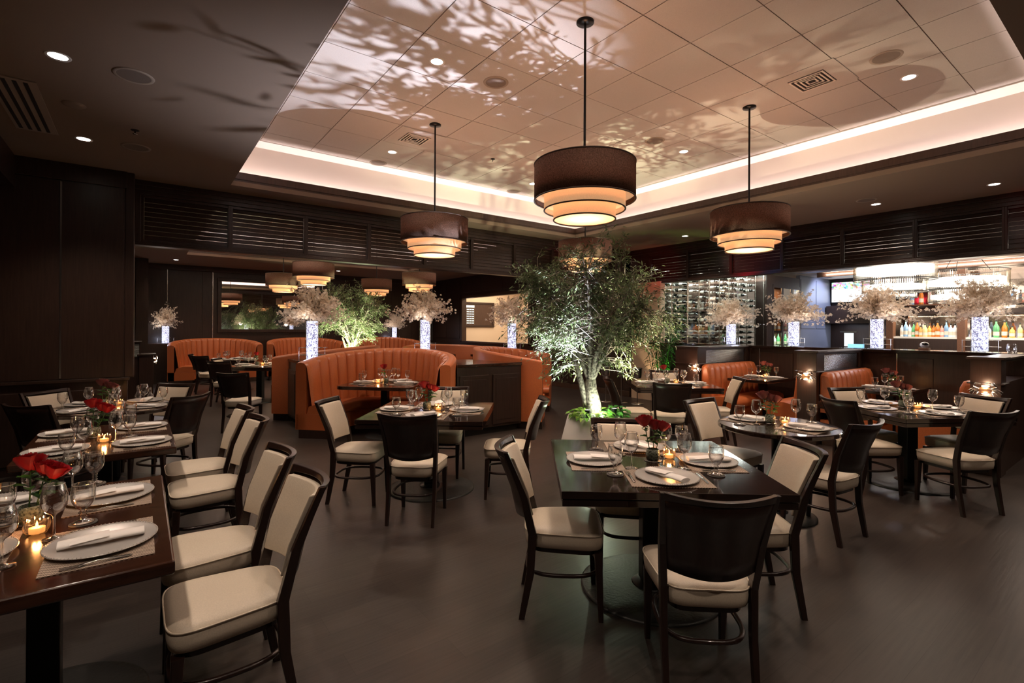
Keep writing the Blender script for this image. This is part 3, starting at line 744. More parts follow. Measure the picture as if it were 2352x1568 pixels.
def bud_vase():
    t = thing('rose_vase', (0, 0, 0), 'vase', 'vase', 'rose vases')
    MB().lathe([(0, .002), (.036, .002), (.041, .02), (.042, .045), (.038, .065), (.034, .072), (.032, .071), (.036, .05), (.036, .01), (0, .008)], 28).obj('vase', CRACKLE, t)
    MB().lathe([(0, 0), (.05, 0), (.052, .002), (0, .002)], 24).obj('foot', STEEL, t)
    return Kit(t)
budK = bud_vase()
NR = [0]
def centre(cx, cy, name, ca=(.07, -.05), col='red', n=3, lean=None):
    z = .7608
    budK.put((cx, cy, z), 0, 'crackled glass rose vase on the %s' % name)
    for k in range(n):
        a, b = (lean or [(-.25, .0), (.12, .18), (.28, -.25)])[k]
        kit = roseK[col]; o = kit[k % len(kit)].put((cx + (-.008, .008, .004)[k], cy + (.004, .0, -.008)[k], z + .012), k * 1.1, '%s rose on the %s, %s of its vase' % ('deep red' if col == 'red' else 'dusky red', name, ('highest', 'middle', 'lowest')[k]), None, (1.15,) * 3 if k else (1.3,) * 3)
        o.rotation_euler = (a, b, k * 1.1)
    candK.put((cx + ca[0], cy + ca[1], z), .3, 'glowing glass votive candle on the %s' % name)
    light('POINT', 'candle_light', (cx + ca[0], cy + ca[1], z + .045), .55, (1, .5, .2), .012)
centre(2.53, 1.94, 'tree table', (.125, -.03)); centre(2.29, 4.48, 'booth-front table', (.055, -.13), 'red')
centre(-.36, 2.83, 'long wooden table', (.04, -.17)); centre(-.27, 4.76, 'second wall table', (.07, -.27))
centre(-.3, 6.5, 'wall-end round table', (.12, .05), 'dusty'); centre(4.37, 2.12, 'small round table', (.07, -.09), 'dusty')
centre(6.28, 4.56, 'table behind the tree', (.12, -.07), 'red', 1); centre(6.42, 1.74, 'crab pillar table', (.05, -.11), 'dusty')
centre(8.5, 4.18, 'first wall booth table', (-.10, -.02), 'dusty'); centre(8.45, 2.43, 'second wall booth table', (.05, -.1), 'dusty')
centre(2.88, 6.95, 'curved booth table', (-.10, .04), 'red', 1); centre(2.0, 11.75, 'far room square table', (.1, 0), 'red', 1)

# ------------------------------------------------------------------ curved orange booths
def booth(c, face, w, D, label, ribs=20, z_end=1.07, z_mid=1.24, th=.15, group='curved orange booths'):
    """c: middle of the open side, face: heading the opening looks to"""
    t = thing('curved_booth', (*c, 0), label, 'booth', group, R(face) + pi / 2)
    n = ribs * 6
    def oval(ph, off):      # ph 0..pi, off: inwards positive
        x, y = (w) * cos(ph), D * max(0, sin(ph)) ** .8
        e = 1e-3; tx, ty = -w * sin(ph), D * cos(ph); l = hypot(tx, ty); nx, ny = -ty / l, tx / l
        return (x + nx * off, y + ny * off)
    P = [pi * i / n for i in range(n + 1)]
    top = lambda ph: z_end + (z_mid - z_end) * sin(ph) ** .7
    # outer shell + rounded crest
    sh = MB(); rows = []
    for ph in P:
        o0 = oval(ph, 0); z = top(ph); row = [(*oval(ph, 0), .12), (*oval(ph, 0), z - .04), (*oval(ph, .015), z - .01), (*oval(ph, th * .5), z), (*oval(ph, th * .85), z - .012), (*oval(ph, th), z - .04), (*oval(ph, th + .0), .12)]
        rows.append(row)
    sh.rows([r[::-1] for r in rows]); sh.add(rows[0], [tuple(range(7))]); sh.add(rows[-1], [tuple(range(7))[::-1]]); sh.obj('shell', ORANGE, t)
    bk = MB(); rows = []
    PR = [(0, 0), (.035, .5), (.12, .8), (.3, .97), (.5, 1), (.7, .97), (.88, .8), (.965, .5)]
    for ph, b in [(pi * (k + u) / ribs, .042 * v) for k in range(ribs) for u, v in PR] + [(pi, 0)]:
        z = top(ph) - .03 + b * .3
        rows.append([(*oval(ph, th - .02), z + .012), (*oval(ph, th + b * .7), z - .005), (*oval(ph, th + .02 + b), z - .05), (*oval(ph, th + .05 + b), .8), (*oval(ph, th + .10 + b), .44)])
    bk.rows([r[::-1] for r in rows]); bk.obj('backrest', ORANGE, t)
    se = MB(); rows = []
    Q = [pi * (.0 + i / 48) for i in range(49)]
    for ph in Q:
        rows.append([(*oval(ph, th + .02), .34), (*oval(ph, th + .05), .45), (*oval(ph, th + .2), .492), (*oval(ph, th + .42), .485), (*oval(ph, th + .50), .455), (*oval(ph, th + .515), .40), (*oval(ph, th + .50), .345), (*oval(ph, th + .02), .34)])
    se.rows([r[::-1] for r in rows]); se.add(rows[0][:-1], [tuple(range(7))]); se.add(rows[-1][:-1], [tuple(range(7))[::-1]]); se.obj('seat', ORANGE, t)
    ba = MB(); rows = []
    for ph in Q: rows.append([(*oval(ph, .01), .12), (*oval(ph, th + .46), .12), (*oval(ph, th + .46), .34), (*oval(ph, .01), .34)])
    ba.rows(rows, closed_u=True, smooth=False); ba.add(rows[0], [(0, 1, 2, 3)]); ba.add(rows[-1], [(3, 2, 1, 0)]); ba.obj('seat_base', ORANGE, t)
    pl = MB(); rows = []
    for ph in Q: rows.append([(*oval(ph, .05), 0), (*oval(ph, th + .40), 0), (*oval(ph, th + .40), .12), (*oval(ph, .05), .12)])
    pl.rows(rows, closed_u=True, smooth=False); pl.add(rows[0], [(0, 1, 2, 3)]); pl.add(rows[-1], [(3, 2, 1, 0)]); pl.obj('plinth', W_DARK, t)
    return t
IC = Vector((4.17, 8.30))
q = 2.27 / math.sqrt(2)
booth((IC.x - q, IC.y - q), -135, 1.13, 1.32, 'curved orange leather booth with its table, facing the camera')
booth((IC.x + q, IC.y - q), -45, 1.13, 1.32, 'curved orange booth next to the dark cabinet, opening towards the tree')
booth((IC.x - q, IC.y + q), 135, 1.13, 1.32, 'curved orange booth whose end panel stands by the far room aisle')
booth((IC.x + q, IC.y + q), 45, 1.13, 1.32, 'curved orange booth at the far side of the booth island')
for x, lab in ((1.72, 'curved orange wall booth in the far corner, beside the glowing vase'), (4.15, 'curved orange wall booth under the wide mirror'), (6.75, 'curved orange wall booth nearest the cream room')):
    booth((x, 16.0 if x < 6 else 15.7), -90, 1.15, 1.2, lab)

# island cabinets between the booths
def cabinet(cpos, rz, label, cat='cabinet', niche=False):
    t = thing('booth_cabinet', (*cpos, 0), label, cat, 'cabinets between the booths', rz)
    MB().prism([(-.575, 0), (.575, 0), (.35, .40), (.28, .75), (.2, 1.0), (-.2, 1.0), (-.28, .75), (-.35, .40)], .1, 1.0).obj('body', W_DARK, t, bevel=.003)
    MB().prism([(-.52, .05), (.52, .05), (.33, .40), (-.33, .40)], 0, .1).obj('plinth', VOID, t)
    MB().prism([(-.58, -.015), (.58, -.015), (.36, .40), (.29, .75), (.2, 1.05), (-.2, 1.05), (-.29, .75), (-.36, .40)], 1.0, 1.045).obj('worktop', W_TABLE2, t, bevel=.004)
    for s in (-1, 1):
        if niche and s == 1:
            MB().box(.04, -.012, .16, .53, .0, .90).obj('niche_shade', VOID, t); continue  # flat dark sheet standing for the shade inside the niche
        d = MB().box(s * .285 - .25, -.018, .14, s * .285 + .25, 0, .88).obj('door', W_DARK, t, bevel=.004)
        MB().box(s * .285 - .2, -.022, .2, s * .285 + .2, -.018, .82).obj('door_panel', W_DARK, d, bevel=.003)
    return t
cabinet((4.17, 6.12), 0, 'dark cabinet with two door panels between two orange booths')
cabinet((1.98, 8.30), -pi / 2, 'dark cabinet with an open niche at the island corner by the aisle', niche=True)
cabinet((6.35, 8.30), pi / 2, 'dark cabinet at the tree-side corner of the booth island')
mid = thing('island_column', (IC.x, IC.y, 0), 'low dark column at the heart of the booth island', 'column')
MB().prism([(.55 * cos(R(45 * k)), .55 * sin(R(45 * k))) for k in range(8)], 0, 1.05).obj('body', W_DARK, mid); MB().prism([(.6 * cos(R(45 * k)), .6 * sin(R(45 * k))) for k in range(8)], 1.05, 1.09).obj('top', W_TABLE2, mid)

# wall booths: straight channelled benches
def bench(y, face, x0, x1, label):
    t = thing('booth_bench', ((x0 + x1) / 2, y, 0), label, 'bench', 'straight orange booth benches', 0 if face < 0 else pi)
    h = (x1 - x0) / 2; n = 9 * 6
    b = MB(); rows = []
    PR = [(0, 0), (.035, .5), (.12, .8), (.3, .97), (.5, 1), (.7, .97), (.88, .8), (.965, .5)]
    for x, u in [(-h + 2 * h * (k + a) / 9, .036 * v) for k in range(9) for a, v in PR] + [(h, 0)]:
        e = .05 * max(0, (abs(x) / h - .93) / .07) ** 2
        rows.append([(x, .0, .98 - e), (x, -.045, .992 - e), (x, -.09 - u * .6, .975 - e), (x, -.11 - u, .9 - e), (x, -.13 - u, .7), (x, -.16 - u, .44)])
    b.rows([r[::-1] for r in rows][::-1]); b.add(rows[0] + [(-h, 0, .44)], [tuple(range(7))]); b.add(rows[-1] + [(h, 0, .44)], [tuple(range(7))[::-1]]); b.obj('backrest', ORANGE, t)
    s = MB(); rows = [[(x, yy, zz) for yy, zz in ((-.12, .34), (-.13, .46), (-.3, .492), (-.52, .485), (-.60, .455), (-.62, .40), (-.60, .34))] for x in (-h, -h + .03, 0, h - .03, h)]
    s.rows([r[::-1] for r in rows][::-1]); s.add(rows[0], [tuple(range(7))]); s.add(rows[-1], [tuple(range(7))[::-1]]); s.obj('seat', ORANGE, t)
    MB().box(-h, -.56, .12, h, 0, .34).obj('seat_base', ORANGE, t); MB().box(-h, -.5, 0, h, -.02, .12).obj('plinth', W_DARK, t)
    return t
bench(4.74, -1, 7.45, 8.98, 'orange channelled bench against the first ribbed wing wall')
bench(3.21, 1, 7.65, 8.98, 'orange bench facing away from the camera in the first wall booth')
bench(2.94, -1, 7.45, 8.98, 'orange channelled bench beside the middle crab pillar')
bench(1.40, 1, 7.65, 8.98, 'orange bench facing away from the camera in the second wall booth')

# ------------------------------------------------------------------ pendants
def pendant():
    t = thing('drum_pendant', (0, 0, TC), 'pendant', 'pendant lamp', 'three-tier drum pendants')
    def z(v): return v - TC
    MB().lathe([(0, z(TC)), (.068, z(TC)), (.068, -.012), (.012, -.018), (0, -.018)], 28).obj('ceiling_canopy', METAL_B, t)
    MB().lathe([(.010, -.01), (.010, z(2.80))], 12).obj('rod', METAL_B, t)
    def drum(name, r_, a, b, mat):
        o = MB().lathe([(r_, z(a)), (r_, z(b))], 72).obj(name, mat, t, solid=.003); return o
    d = drum('outer_shade', .387, 2.56, 2.838, SHADE_D); e = drum('middle_shade', .31, 2.485, 2.62, SHADE_G); f = drum('inner_shade', .237, 2.41, 2.54, SHADE_G)
    sp = MB()
    for k in range(3): sp.tube([(0, 0, z(2.82)), (.385 * cos(k * 2.094), .385 * sin(k * 2.094), z(2.82))], .003, 5)
    sp.obj('spider', METAL_B, d)
    MB().lathe([(.385, z(2.60)), (.312, z(2.60))], 72).obj('shade_lining', SHADE_G, d)
    MB().lathe([(.309, z(2.53)), (.238, z(2.53))], 72).obj('shade_lining', SHADE_G, e)
    MB().lathe([(0, z(2.416)), (.235, z(2.416))], 60).obj('diffuser', DIFF, t)
    for r_, zz, par in ((.387, 2.56, d), (.387, 2.838, d), (.31, 2.485, e), (.237, 2.41, f)):
        MB().tube([(r_ * cos(2 * pi * i / 72), r_ * sin(2 * pi * i / 72), z(zz)) for i in range(72)], .006, 6, closed=True).obj('trim_ring', SHADE_TRIM, par)
    return Kit(t)
SHADE_TRIM = M('shade_trim', (.06, .035, .025), .7)
penK = pendant()
PN = [(2.75, 2.76, 'large three-tier brown drum pendant hanging over the tree table'), (2.75, 5.21, 'three-tier drum pendant over the curved booth side of the room'), (5.21, 2.76, 'three-tier drum pendant towards the bar side of the room'), (5.21, 5.21, 'drum pendant glimpsed behind the olive tree crown'),
      (2.75, 10.28, 'larger far room drum pendant above the blossom vase'), (2.75, 12.9, 'far room drum pendant beside the wall mirror'), (5.2, 10.6, 'far room drum pendant above the middle blossom vase'), (5.0, 12.7, 'far room drum pendant beyond the lit far tree')]
for x, y, l in PN:
    penK.put((x, y, TC), 0, l); light('POINT', 'pendant_bulb', (x, y, 2.60), 19, (1, .60, .40), .07)
    light('SPOT', 'pendant_down', (x, y, 2.39), 42, (1, .77, .60), .2, (0, 0, 0), R(120), .8)

# ------------------------------------------------------------------ ceiling fittings
def downlight():
    t = thing('downlight', (0, 0, 0), 'downlight', 'ceiling light', 'recessed downlights')
    MB().lathe([(.052, -.002), (.068, -.005), (.070, 0)], 32).obj('rim', BANDP, t); MB().lathe([(0, -.001), (.052, -.0015)], 28).obj('lens', LAMP, t); return Kit(t)
def speaker():
    t = thing('ceiling_speaker', (0, 0, 0), 'speaker', 'speaker', 'round ceiling speakers')
    MB().lathe([(.10, -.004), (.118, -.006), (.122, 0)], 36).obj('rim', SPK_R, t); MB().lathe([(0, -.006), (.10, -.003)], 32).obj('grille', SPK, t); return Kit(t)
SPK = M('speaker_grille', (.20, .15, .12), .7, bump=.4, bscale=900); SPK_R = M('speaker_rim', (.36, .28, .22), .6)
dlK = downlight(); spK = speaker()
DL = [(-.445, 4.431, S, 'lit downlight in the plain soffit, above the dark wall tables'), (-.442, 6.24, S, 'lit downlight in the soffit close to the dark panelled wall'), (8.35, 2.585, S, 'lit downlight in the soffit over the second wall booth'), (8.33, 1.36, S, 'dim downlight in the soffit by the photo edge over the bar booths'), (8.36, 5.68, S, 'small downlight in the soffit above the tree, bar side'),
      (2.11, 3.97, TC, 'downlight in the tile ceiling amid the leaf shadows'), (2.72, 6.38, TC, 'downlight in the tile ceiling beside the air vent'), (5.78, 1.53, TC, 'downlight in the tile ceiling next to a large speaker'), (5.82, 3.98, TC, 'downlight in the tile ceiling between the two bar side pendants'), (5.16, 6.37, TC, 'downlight in the tile ceiling just beside the biggest pendant shade'),
      (.75, 16.0, S, 'downlight in the far room soffit by the corner booth'), (5.0, 15.9, S, 'downlight in the far room soffit above the wall booths')]
for x, y, z, l in DL:
    dlK.put((x, y, z), 0, l); E = 62 if z == TC else 46
    if 'dim' in l: E = 10
    light('SPOT', 'downlight_and_fill', (x, y, z - .02), E, (1, .79, .63), .05, (0, 0, 0), R(105), .7)
for x, y in ((-.44, 2.6), (-.5, .6), (-.5, -1.6), (1.5, -2.4), (4.0, -2.4), (6.6, -2.4), (8.3, .2), (3.9, 1.5), (7.9, 4.0), (4.0, -.8), (8.3, -.8), (1.5, -.8), (6.6, -.9), (2.1, 1.5), (2.1, 9.4), (5.8, 9.4), (2.1, 13.7), (5.8, 13.7), (.1, 9.6), (.1, 13.0), (7.9, 9.6), (7.9, 13.0), (2.9, 16.2), (7.6, 16.0)):   # rows continued unseen, plus beams added without fittings to brighten the rooms
    z = TC if (y > .6 and .9 < x < 6.8 and not y > 14.6) else S
    light('SPOT', 'downlight_and_fill', (x, y, z - .02), 46, (1, .79, .63), .05, (0, 0, 0), R(105), .7)
for x, y, z, l in [(-.045, 4.448, S, 'large round speaker in the plain soffit'), (-.042, 6.206, S, 'small round speaker in the soffit near the sprinkler'), (7.97, 2.578, S, 'round speaker in the soffit beside the bar booth downlight'),
                   (2.743, 3.959, TC, 'round speaker in the tile ceiling under the leaf shadows'), (5.192, 1.537, TC, 'round speaker in the tile ceiling at the bar corner'), (5.194, 3.971, TC, 'round speaker in the tile ceiling between pendants'), (2.737, 6.92, TC, 'round speaker in the tile ceiling at the cove above the booths'), (5.175, 6.92, TC, 'round speaker in the tile ceiling behind the biggest pendant')]:
    spK.put((x, y, z - .001), 0, l)
o = MB().lathe([(0, -.012), (.05, -.012), (.075, -.006), (.078, 0)], 32).obj('blank_cover', SOFFIT, loc=(-.437, 5.318, S)); tag(o, 'pale round blank cover plate on the soffit between two downlights', 'ceiling cover')
for x, y, z, l in ((-.048, 5.676, S, 'dark fire sprinkler head in the plain soffit'), (3.957, 5.778, TC, 'small fire sprinkler in the tile ceiling')):
    t = thing('sprinkler', (x, y, z), l, 'sprinkler', 'fire sprinklers'); MB().lathe([(0, -.004), (.03, -.004), (.034, 0)], 20).obj('rosette', VOID, t); MB().lathe([(.006, -.004), (.006, -.03), (.018, -.032), (.018, -.035), (0, -.036)], 14).obj('head', STEEL, t)
t = thing('slot_vent', (-.76, 5.62, S), 'long white slotted air vent in the plain soffit', 'air vent')
MB().box(-.14, -.62, -.008, .14, .62, 0).obj('plate', SPK_R, t)
for k in range(4): MB().box(-.115 + k * .06, -.58, -.011, -.09 + k * .06, .58, -.006).obj('slot', VOID, t)
for x, y, l in ((2.75, 5.76, 'square stepped air diffuser in the tile ceiling by the booth side'), (5.124, 2.106, 'square stepped air diffuser in the tile ceiling by the bar side')):
    t = thing('air_diffuser', (x, y, TC), l, 'air vent', 'ceiling air diffusers'); MB().box(-.29, -.29, -.006, .29, .29, 0).obj('plate', TILE, t)
    MB().box(-.155, -.155, -.008, .155, .155, -.005).obj('duct', VOID, t)
    for k in range(4):
        h = .15 - k * .035; fr = MB(); frame_rects(fr, -h, -h, h, h, -h + .013, -h + .013, h - .013, h - .013, -.016 + k * .002, -.008); fr.obj('louvre', COVEP, t)

# ------------------------------------------------------------------ olive trees
def olive(base, z0, crown, rad, ntw, nl, seed, label, name='olive_tree', cut=None):
    rnd = random.Random(seed); t = thing(name, (base[0], base[1], 0), label, 'tree', 'indoor olive trees')
    B = Vector((0, 0, z0)); C_ = Vector(crown) - Vector((base[0], base[1], 0)); br = MB(); fo = MB()
    fork = B + Vector((-.03, .02, .42))
    trunk = [B - Vector((0, 0, .25)), B, B + Vector((-.012, .0, .15)), B + Vector((-.035, .015, .3)), fork]
    br.tube(trunk, [.12, .10, .085, .070, .056], 16)
    br.tube([B + Vector((.02, .03, -.2)), B + Vector((-.06, .05, .12)), B + Vector((-.13, .08, .40)), B + Vector((-.22, .12, .72))], [.055, .042, .034, .02], 10)
    limbs = []
    for k in range(7):
        a = 2 * pi * k / 7 + rnd.uniform(-.3, .3); e = Vector((cos(a) * rad[0] * .62, sin(a) * rad[1] * .62, C_.z + rnd.uniform(-.1, .45) * rad[2] - 0)) + Vector((C_.x, C_.y, 0))
        m1 = fork.lerp(e, .3) + Vector((0, 0, .08)); m2 = fork.lerp(e, .65) + Vector((rnd.uniform(-.05, .05), rnd.uniform(-.05, .05), .1))
        pts = [fork - Vector((0, 0, .04)), m1, m2, e]; br.tube(pts, [.036, .027, .017, .006], 8)
        for j in range(14):
            u = j / 13 * 3; i = min(2, int(u)); limbs.append(pts[i].lerp(pts[i + 1], u - i))
    limbs = [p for p in limbs if p.z > fork.z + .1]
    for k in range(ntw):
        if k % 6 == 0:
            d = Vector((rnd.gauss(0, 1), rnd.gauss(0, 1), rnd.gauss(0, 1))).normalized(); q_ = rnd.random() ** .40
            cl = C_ + Vector((d.x * rad[0] * q_, d.y * rad[1] * q_, d.z * rad[2] * q_))
        tip = cl + Vector((rnd.gauss(0, .10), rnd.gauss(0, .10), rnd.gauss(0, .09)))
        if cut and not cut(tip): continue
        near = min(limbs, key=lambda p: (p - tip).length)
        if k % 3 == 0: near = limbs[rnd.randrange(len(limbs))]
        st = near
        mid_ = st.lerp(tip, .55) + Vector((0, 0, .06)) + Vector((rnd.uniform(-.04, .04), rnd.uniform(-.04, .04), 0))
        br.tube([st, mid_, tip], [.006, .004, .0015], 4)
        ln = (tip - mid_).length
        for j in range(nl):
            u = .15 + .85 * j / (nl - 1); p = st.lerp(mid_, u * 2) if u < .5 else mid_.lerp(tip, u * 2 - 1)
            if u < .5 and (st - tip).length > .35: p = mid_.lerp(tip, u)
            p = p + Vector((rnd.gauss(0, .022), rnd.gauss(0, .022), rnd.gauss(0, .02)))
            dd = (tip - mid_).normalized() * .6 + Vector((rnd.uniform(-1, 1), rnd.uniform(-1, 1), rnd.uniform(-.7, .7)))
            leaf_shape(fo, p, dd, Vector((rnd.gauss(0, .4), rnd.gauss(0, .4), 1)), rnd.uniform(.045, .072), rnd.uniform(.012, .018), rnd.uniform(-.1, .4))
    br.obj('trunk', BARK, t); fo.obj('foliage', OLIVE, t)
    return t
def not_low(p): return p.z > 1.30 or (hypot(p.x, p.y) > .38 and p.z > .93)
olive((4.13, 3.98), .58, (4.07, 4.0, 1.77), (.95, .95, .91), 640, 19, 11, 'tall olive tree uplit in a white pot amid the dining tables', cut=not_low)
pot = thing('tree_pot', (4.13, 3.98, 0), 'white flared planter pot holding the olive tree', 'plant pot')
MB().lathe([(0, 0), (.43, 0), (.44, .01), (.30, .56), (.285, .585), (.27, .58), (.28, .54), (0, .53)], 4 * 12).obj('body', POT, pot)
MB().lathe([(0, .545), (.275, .54)], 32).obj('soil', M('soil', (.05, .03, .02), .9, bump=1, bscale=60), pot)
def pothos(c, z, n, r_, seed, label, mat=POTHOS):
    rnd = random.Random(seed); mb = MB(); st = MB()
    for k in range(n):
        a = rnd.uniform(0, 2 * pi); rr_ = r_ * rnd.random() ** .5; p0 = Vector((.6 * rr_ * cos(a), .6 * rr_ * sin(a), 0)); h = rnd.uniform(.04, .13)
        p = Vector((rr_ * cos(a) * 1.15, rr_ * sin(a) * 1.15, h)); st.tube([p0, p0.lerp(p, .5) + Vector((0, 0, .03)), p], .002, 4)
        leaf_shape(mb, p, Vector((cos(a) + rnd.uniform(-.7, .7), sin(a) + rnd.uniform(-.7, .7), rnd.uniform(-.3, .4))), Vector((0, 0, 1)), rnd.uniform(.07, .12), rnd.uniform(.045, .07), .3)
    t = thing('pothos_plant', (*c, z), label, 'plant'); mb.obj('leaves', mat, t); st.obj('stems', STEM, t); return t
pothos((3.98, 3.90), .54, 60, .17, 3, 'bright green leafy plant in the white pot, aisle side of the trunk'); pothos((4.26, 3.86), .54, 50, .15, 4, 'mid green leafy plant in the white pot, bar side of the trunk', leafm('fern_leaf', (.03, .16, .02), (.09, .34, .05)))
t = thing('trailing_vine', (3.90, 3.72, .54), 'single green leaf trailing over the white pot rim', 'plant'); lm = MB(); leaf_shape(lm, Vector((-.02, -.09, .0)), Vector((-.1, -.1, -1)), Vector((-.7, -.7, .2)), .10, .055); lm.obj('leaf', POTHOS, t)
MB().tube([(.08, .1, .0), (.02, -.02, .06), (-.02, -.09, 0)], .002, 5).obj('stem', STEM, t)
UL = ((3.93, 3.88, .70), (4.30, 4.12, .70), (4.25, 3.78, .70))
for l_, lab in zip(UL, ('bright uplight in the pot before the trunk', 'uplight in the pot behind the trunk', 'uplight in the pot at the bar side of the trunk')):
    u = thing('uplight', (l_[0], l_[1], .545), lab, 'spotlight', 'uplights in the pot'); MB().lathe([(.02, 0), (.022, .10), (.03, .11), (.03, .135)], 16).obj('housing', METAL_B, u); MB().lathe([(0, .125), (.028, .125)], 16).obj('lens', emit('uplight_lens', (1, .98, .9), 60), u)
light('SPOT', 'tree_uplight', UL[0], 600, (.80, .84, 1), .008, to=(2.1, 4.2, TC), spot=R(64), blend=1)
light('SPOT', 'tree_uplight', UL[1], 360, (.97, 1, .66), .012, to=(4.9, 5.6, TC), spot=R(80), blend=1)
light('SPOT', 'tree_uplight', UL[2], 150, (1, .86, .6), .012, to=(5.6, 3.1, TC), spot=R(76), blend=1)
light('POINT', 'pot_glow', (4.06, 3.80, .72), 5, (.85, 1, .72), .02)
olive((3.98, 11.5), .62, (3.98, 11.5, 1.8), (.88, .88, .72), 520, 20, 12, 'yellow-green uplit olive tree in the far dining room')
pot = thing('tree_pot', (3.98, 11.5, 0), 'pale planter pot of the far room olive tree', 'plant pot'); MB().lathe([(0, 0), (.43, 0), (.30, .58), (.27, .58), (0, .56)], 40).obj('body', POT, pot)
light('SPOT', 'far_tree_uplight', (3.6, 10.9, .5), 300, (.95, 1, .62), .03, to=(3.95, 11.5, 3.9), spot=R(100), blend=.5)
light('SPOT', 'far_tree_uplight', (4.2, 11.2, .68), 120, (.9, 1, .6), .03, to=(3.0, 10.8, 2.2), spot=R(100), blend=.5)

# ------------------------------------------------------------------ lit vases with blossom branches
def blossom_mb(seed, n=92, R_=.60):
    rnd = random.Random(seed); br = MB(); bl = MB(); big = []
    for k in range(n):
        a = rnd.uniform(0, 2 * pi); el = rnd.choice((rnd.uniform(-.22, .5), rnd.uniform(.2, 1.5), rnd.uniform(.4, 1.5))); L_ = R_ * rnd.uniform(.62, 1.0) * (1 - .12 * el / 1.5) * (1.22 if k % 9 == 0 else 1)
        d = Vector((cos(a) * cos(el), sin(a) * cos(el), sin(el))); p0 = Vector((.04 * cos(a), .04 * sin(a), -.06)); p1 = p0 + Vector((0, 0, .1)); p2 = Vector((0, 0, .05)) + d * L_ * .5 + Vector((0, 0, .04)); p3 = Vector((0, 0, .03)) + d * L_
        br.tube([p0, p1, p2, p3], [.004, .0035, .0028, .0012], 4)
        for j in range(32):
            u = .12 + .88 * j / 31; p = p1.lerp(p2, u * 2) if u < .5 else p2.lerp(p3, u * 2 - 1)
            p = p + Vector((rnd.gauss(0, .026), rnd.gauss(0, .026), rnd.gauss(0, .024)))
            nn = Vector((rnd.gauss(0, 1), rnd.gauss(0, 1), rnd.gauss(0, 1) + .3)).normalized(); s = nn.orthogonal().normalized(); w_ = nn.cross(s); r_ = rnd.uniform(.018, .028)
            v = [p]; f = []
            for m in range(5):
                for dm, rr_ in ((-.3, .75), (0, 1.05), (.3, .75)):
                    th_ = 2 * pi * m / 5 + dm * 1.6; v.append(p + (s * cos(th_) + w_ * sin(th_)) * r_ * rr_ + nn * r_ * .35)
                f.append((0, 1 + m * 3, 2 + m * 3, 3 + m * 3))
            bl.add(v, f, True)
    for k in range(5):
        a = rnd.uniform(0, 6.28); el = rnd.uniform(.0, .7); c = Vector((cos(a) * cos(el), sin(a) * cos(el), sin(el))) * rnd.uniform(.16, .26)
        big.append(MB().merge(rose_mb(k + 40), Matrix.Translation(c) @ Matrix.Rotation(rnd.uniform(-.6, .6), 4, 'X') @ Matrix.Scale(1.0, 4)))
    return br, bl, big
TWIG = M('twig', (.20, .13, .08), .8); PETAL = leafm('blossom_petal', (.84, .70, .56), (.98, .90, .80), .4, .6); WROSE = M('white_rose', (.78, .66, .54), .6)
def lit_vase():
    t = thing('lit_vase', (0, 0, 0), 'vase', 'vase', 'tall glowing vases')
    MB().lathe([(0, .01), (.085, .01), (.085, .50), (.075, .50), (.075, .47), (0, .47)], 40).obj('crystal_core', VASEM, t)
    MB().lathe([(.098, 0), (.098, .52)], 40).obj('glass_sleeve', GLASS_PANE, t)
    g = MB(); w_ = .135
    for z in (.075, .165):
        g.tube([(-w_, -w_, z), (w_, -w_, z), (w_, w_, z), (-w_, w_, z)], .003, 5, closed=True)
        for a, b in ((-w_, -w_), (w_, -w_)): g.tube([(a * 1.45, b, z), (a, b, z)], .003, 5)
    for a, b in ((-w_, -w_), (w_, -w_), (w_, w_), (-w_, w_)): g.tube([(a, b, 0), (a, b, .175)], .0032, 5)
    g.obj('guard_rail', STEEL, t); return Kit(t)
lvK = lit_vase(); arK = []
for k in range(2):
    t = thing('blossom_arrangement', (0, 0, 0), 'blossoms', 'flower arrangement', 'blossom branches in the glowing vases'); a, b, c = blossom_mb(50 + k)
    a.obj('twigs', TWIG, t); b.obj('blossoms', PETAL, t); [w_.obj('white_rose', WROSE, t) for w_ in c]; arK.append(Kit(t))
LV = [(2.16, 8.14, 1.046, 1.0, 'on the cabinet behind the curved booth'), (4.03, 7.97, 1.09, 1.0, 'at the middle of the booth island'), (6.02, 8.08, 1.046, 1.0, 'in front of the cream room opening'), (.56, 16.93, 1.1, .95, 'in the far corner beside the wall booth'), (7.42, 17.13, 1.1, .95, 'against the far wall behind the middle vase'),
      (9.2, 5.22, 1.276, .78, 'on the bar wall before the wine racks'), (9.2, 4.06, 1.276, .86, 'on the bar wall before the liquor cabinet'), (9.2, 2.83, 1.276, .92, 'on the bar wall below the crystal chandelier'), (9.2, 1.64, 1.276, .95, 'on the bar wall above the crab pillar table')]
for i, (x, y, z, s, l) in enumerate(LV):
    lvK.put((x, y, z), .64, 'tall glowing crystal vase ' + l, None, (1, 1, s * (1.24 if i < 3 else 1)))
    hz = .51 * s * (1.24 if i < 3 else 1); k = s if i in (3, 4) else (1.0 if i < 3 else .96)
    o = arK[i % 2].put((x, y, z + hz), (i * 1.3 if i not in (3, 4) else 0), 'cream blossom branches spreading above the vase ' + l, None, (k, k, k * .95) if i not in (3, 4) else ((.62, .5, .95) if i == 3 else (.9, .22, .9)))
    light('POINT', 'vase_glow', (x - .14, y - .16, z + .10), 1.2, (.75, .78, 1), .05)
    light('POINT', 'blossom_fill', (x - .2, y - .24, z + hz + .02), 1.1, (1, .86, .74), .08)  # warm point light added beside the vase to brighten the blossoms
struct(MB().box(.16, 16.7, 0, .62, 17.3, 1.1).box(6.9, 16.97, 0, 9.04, 17.3, 1.1).obj('wall_ledge', W_DARK))

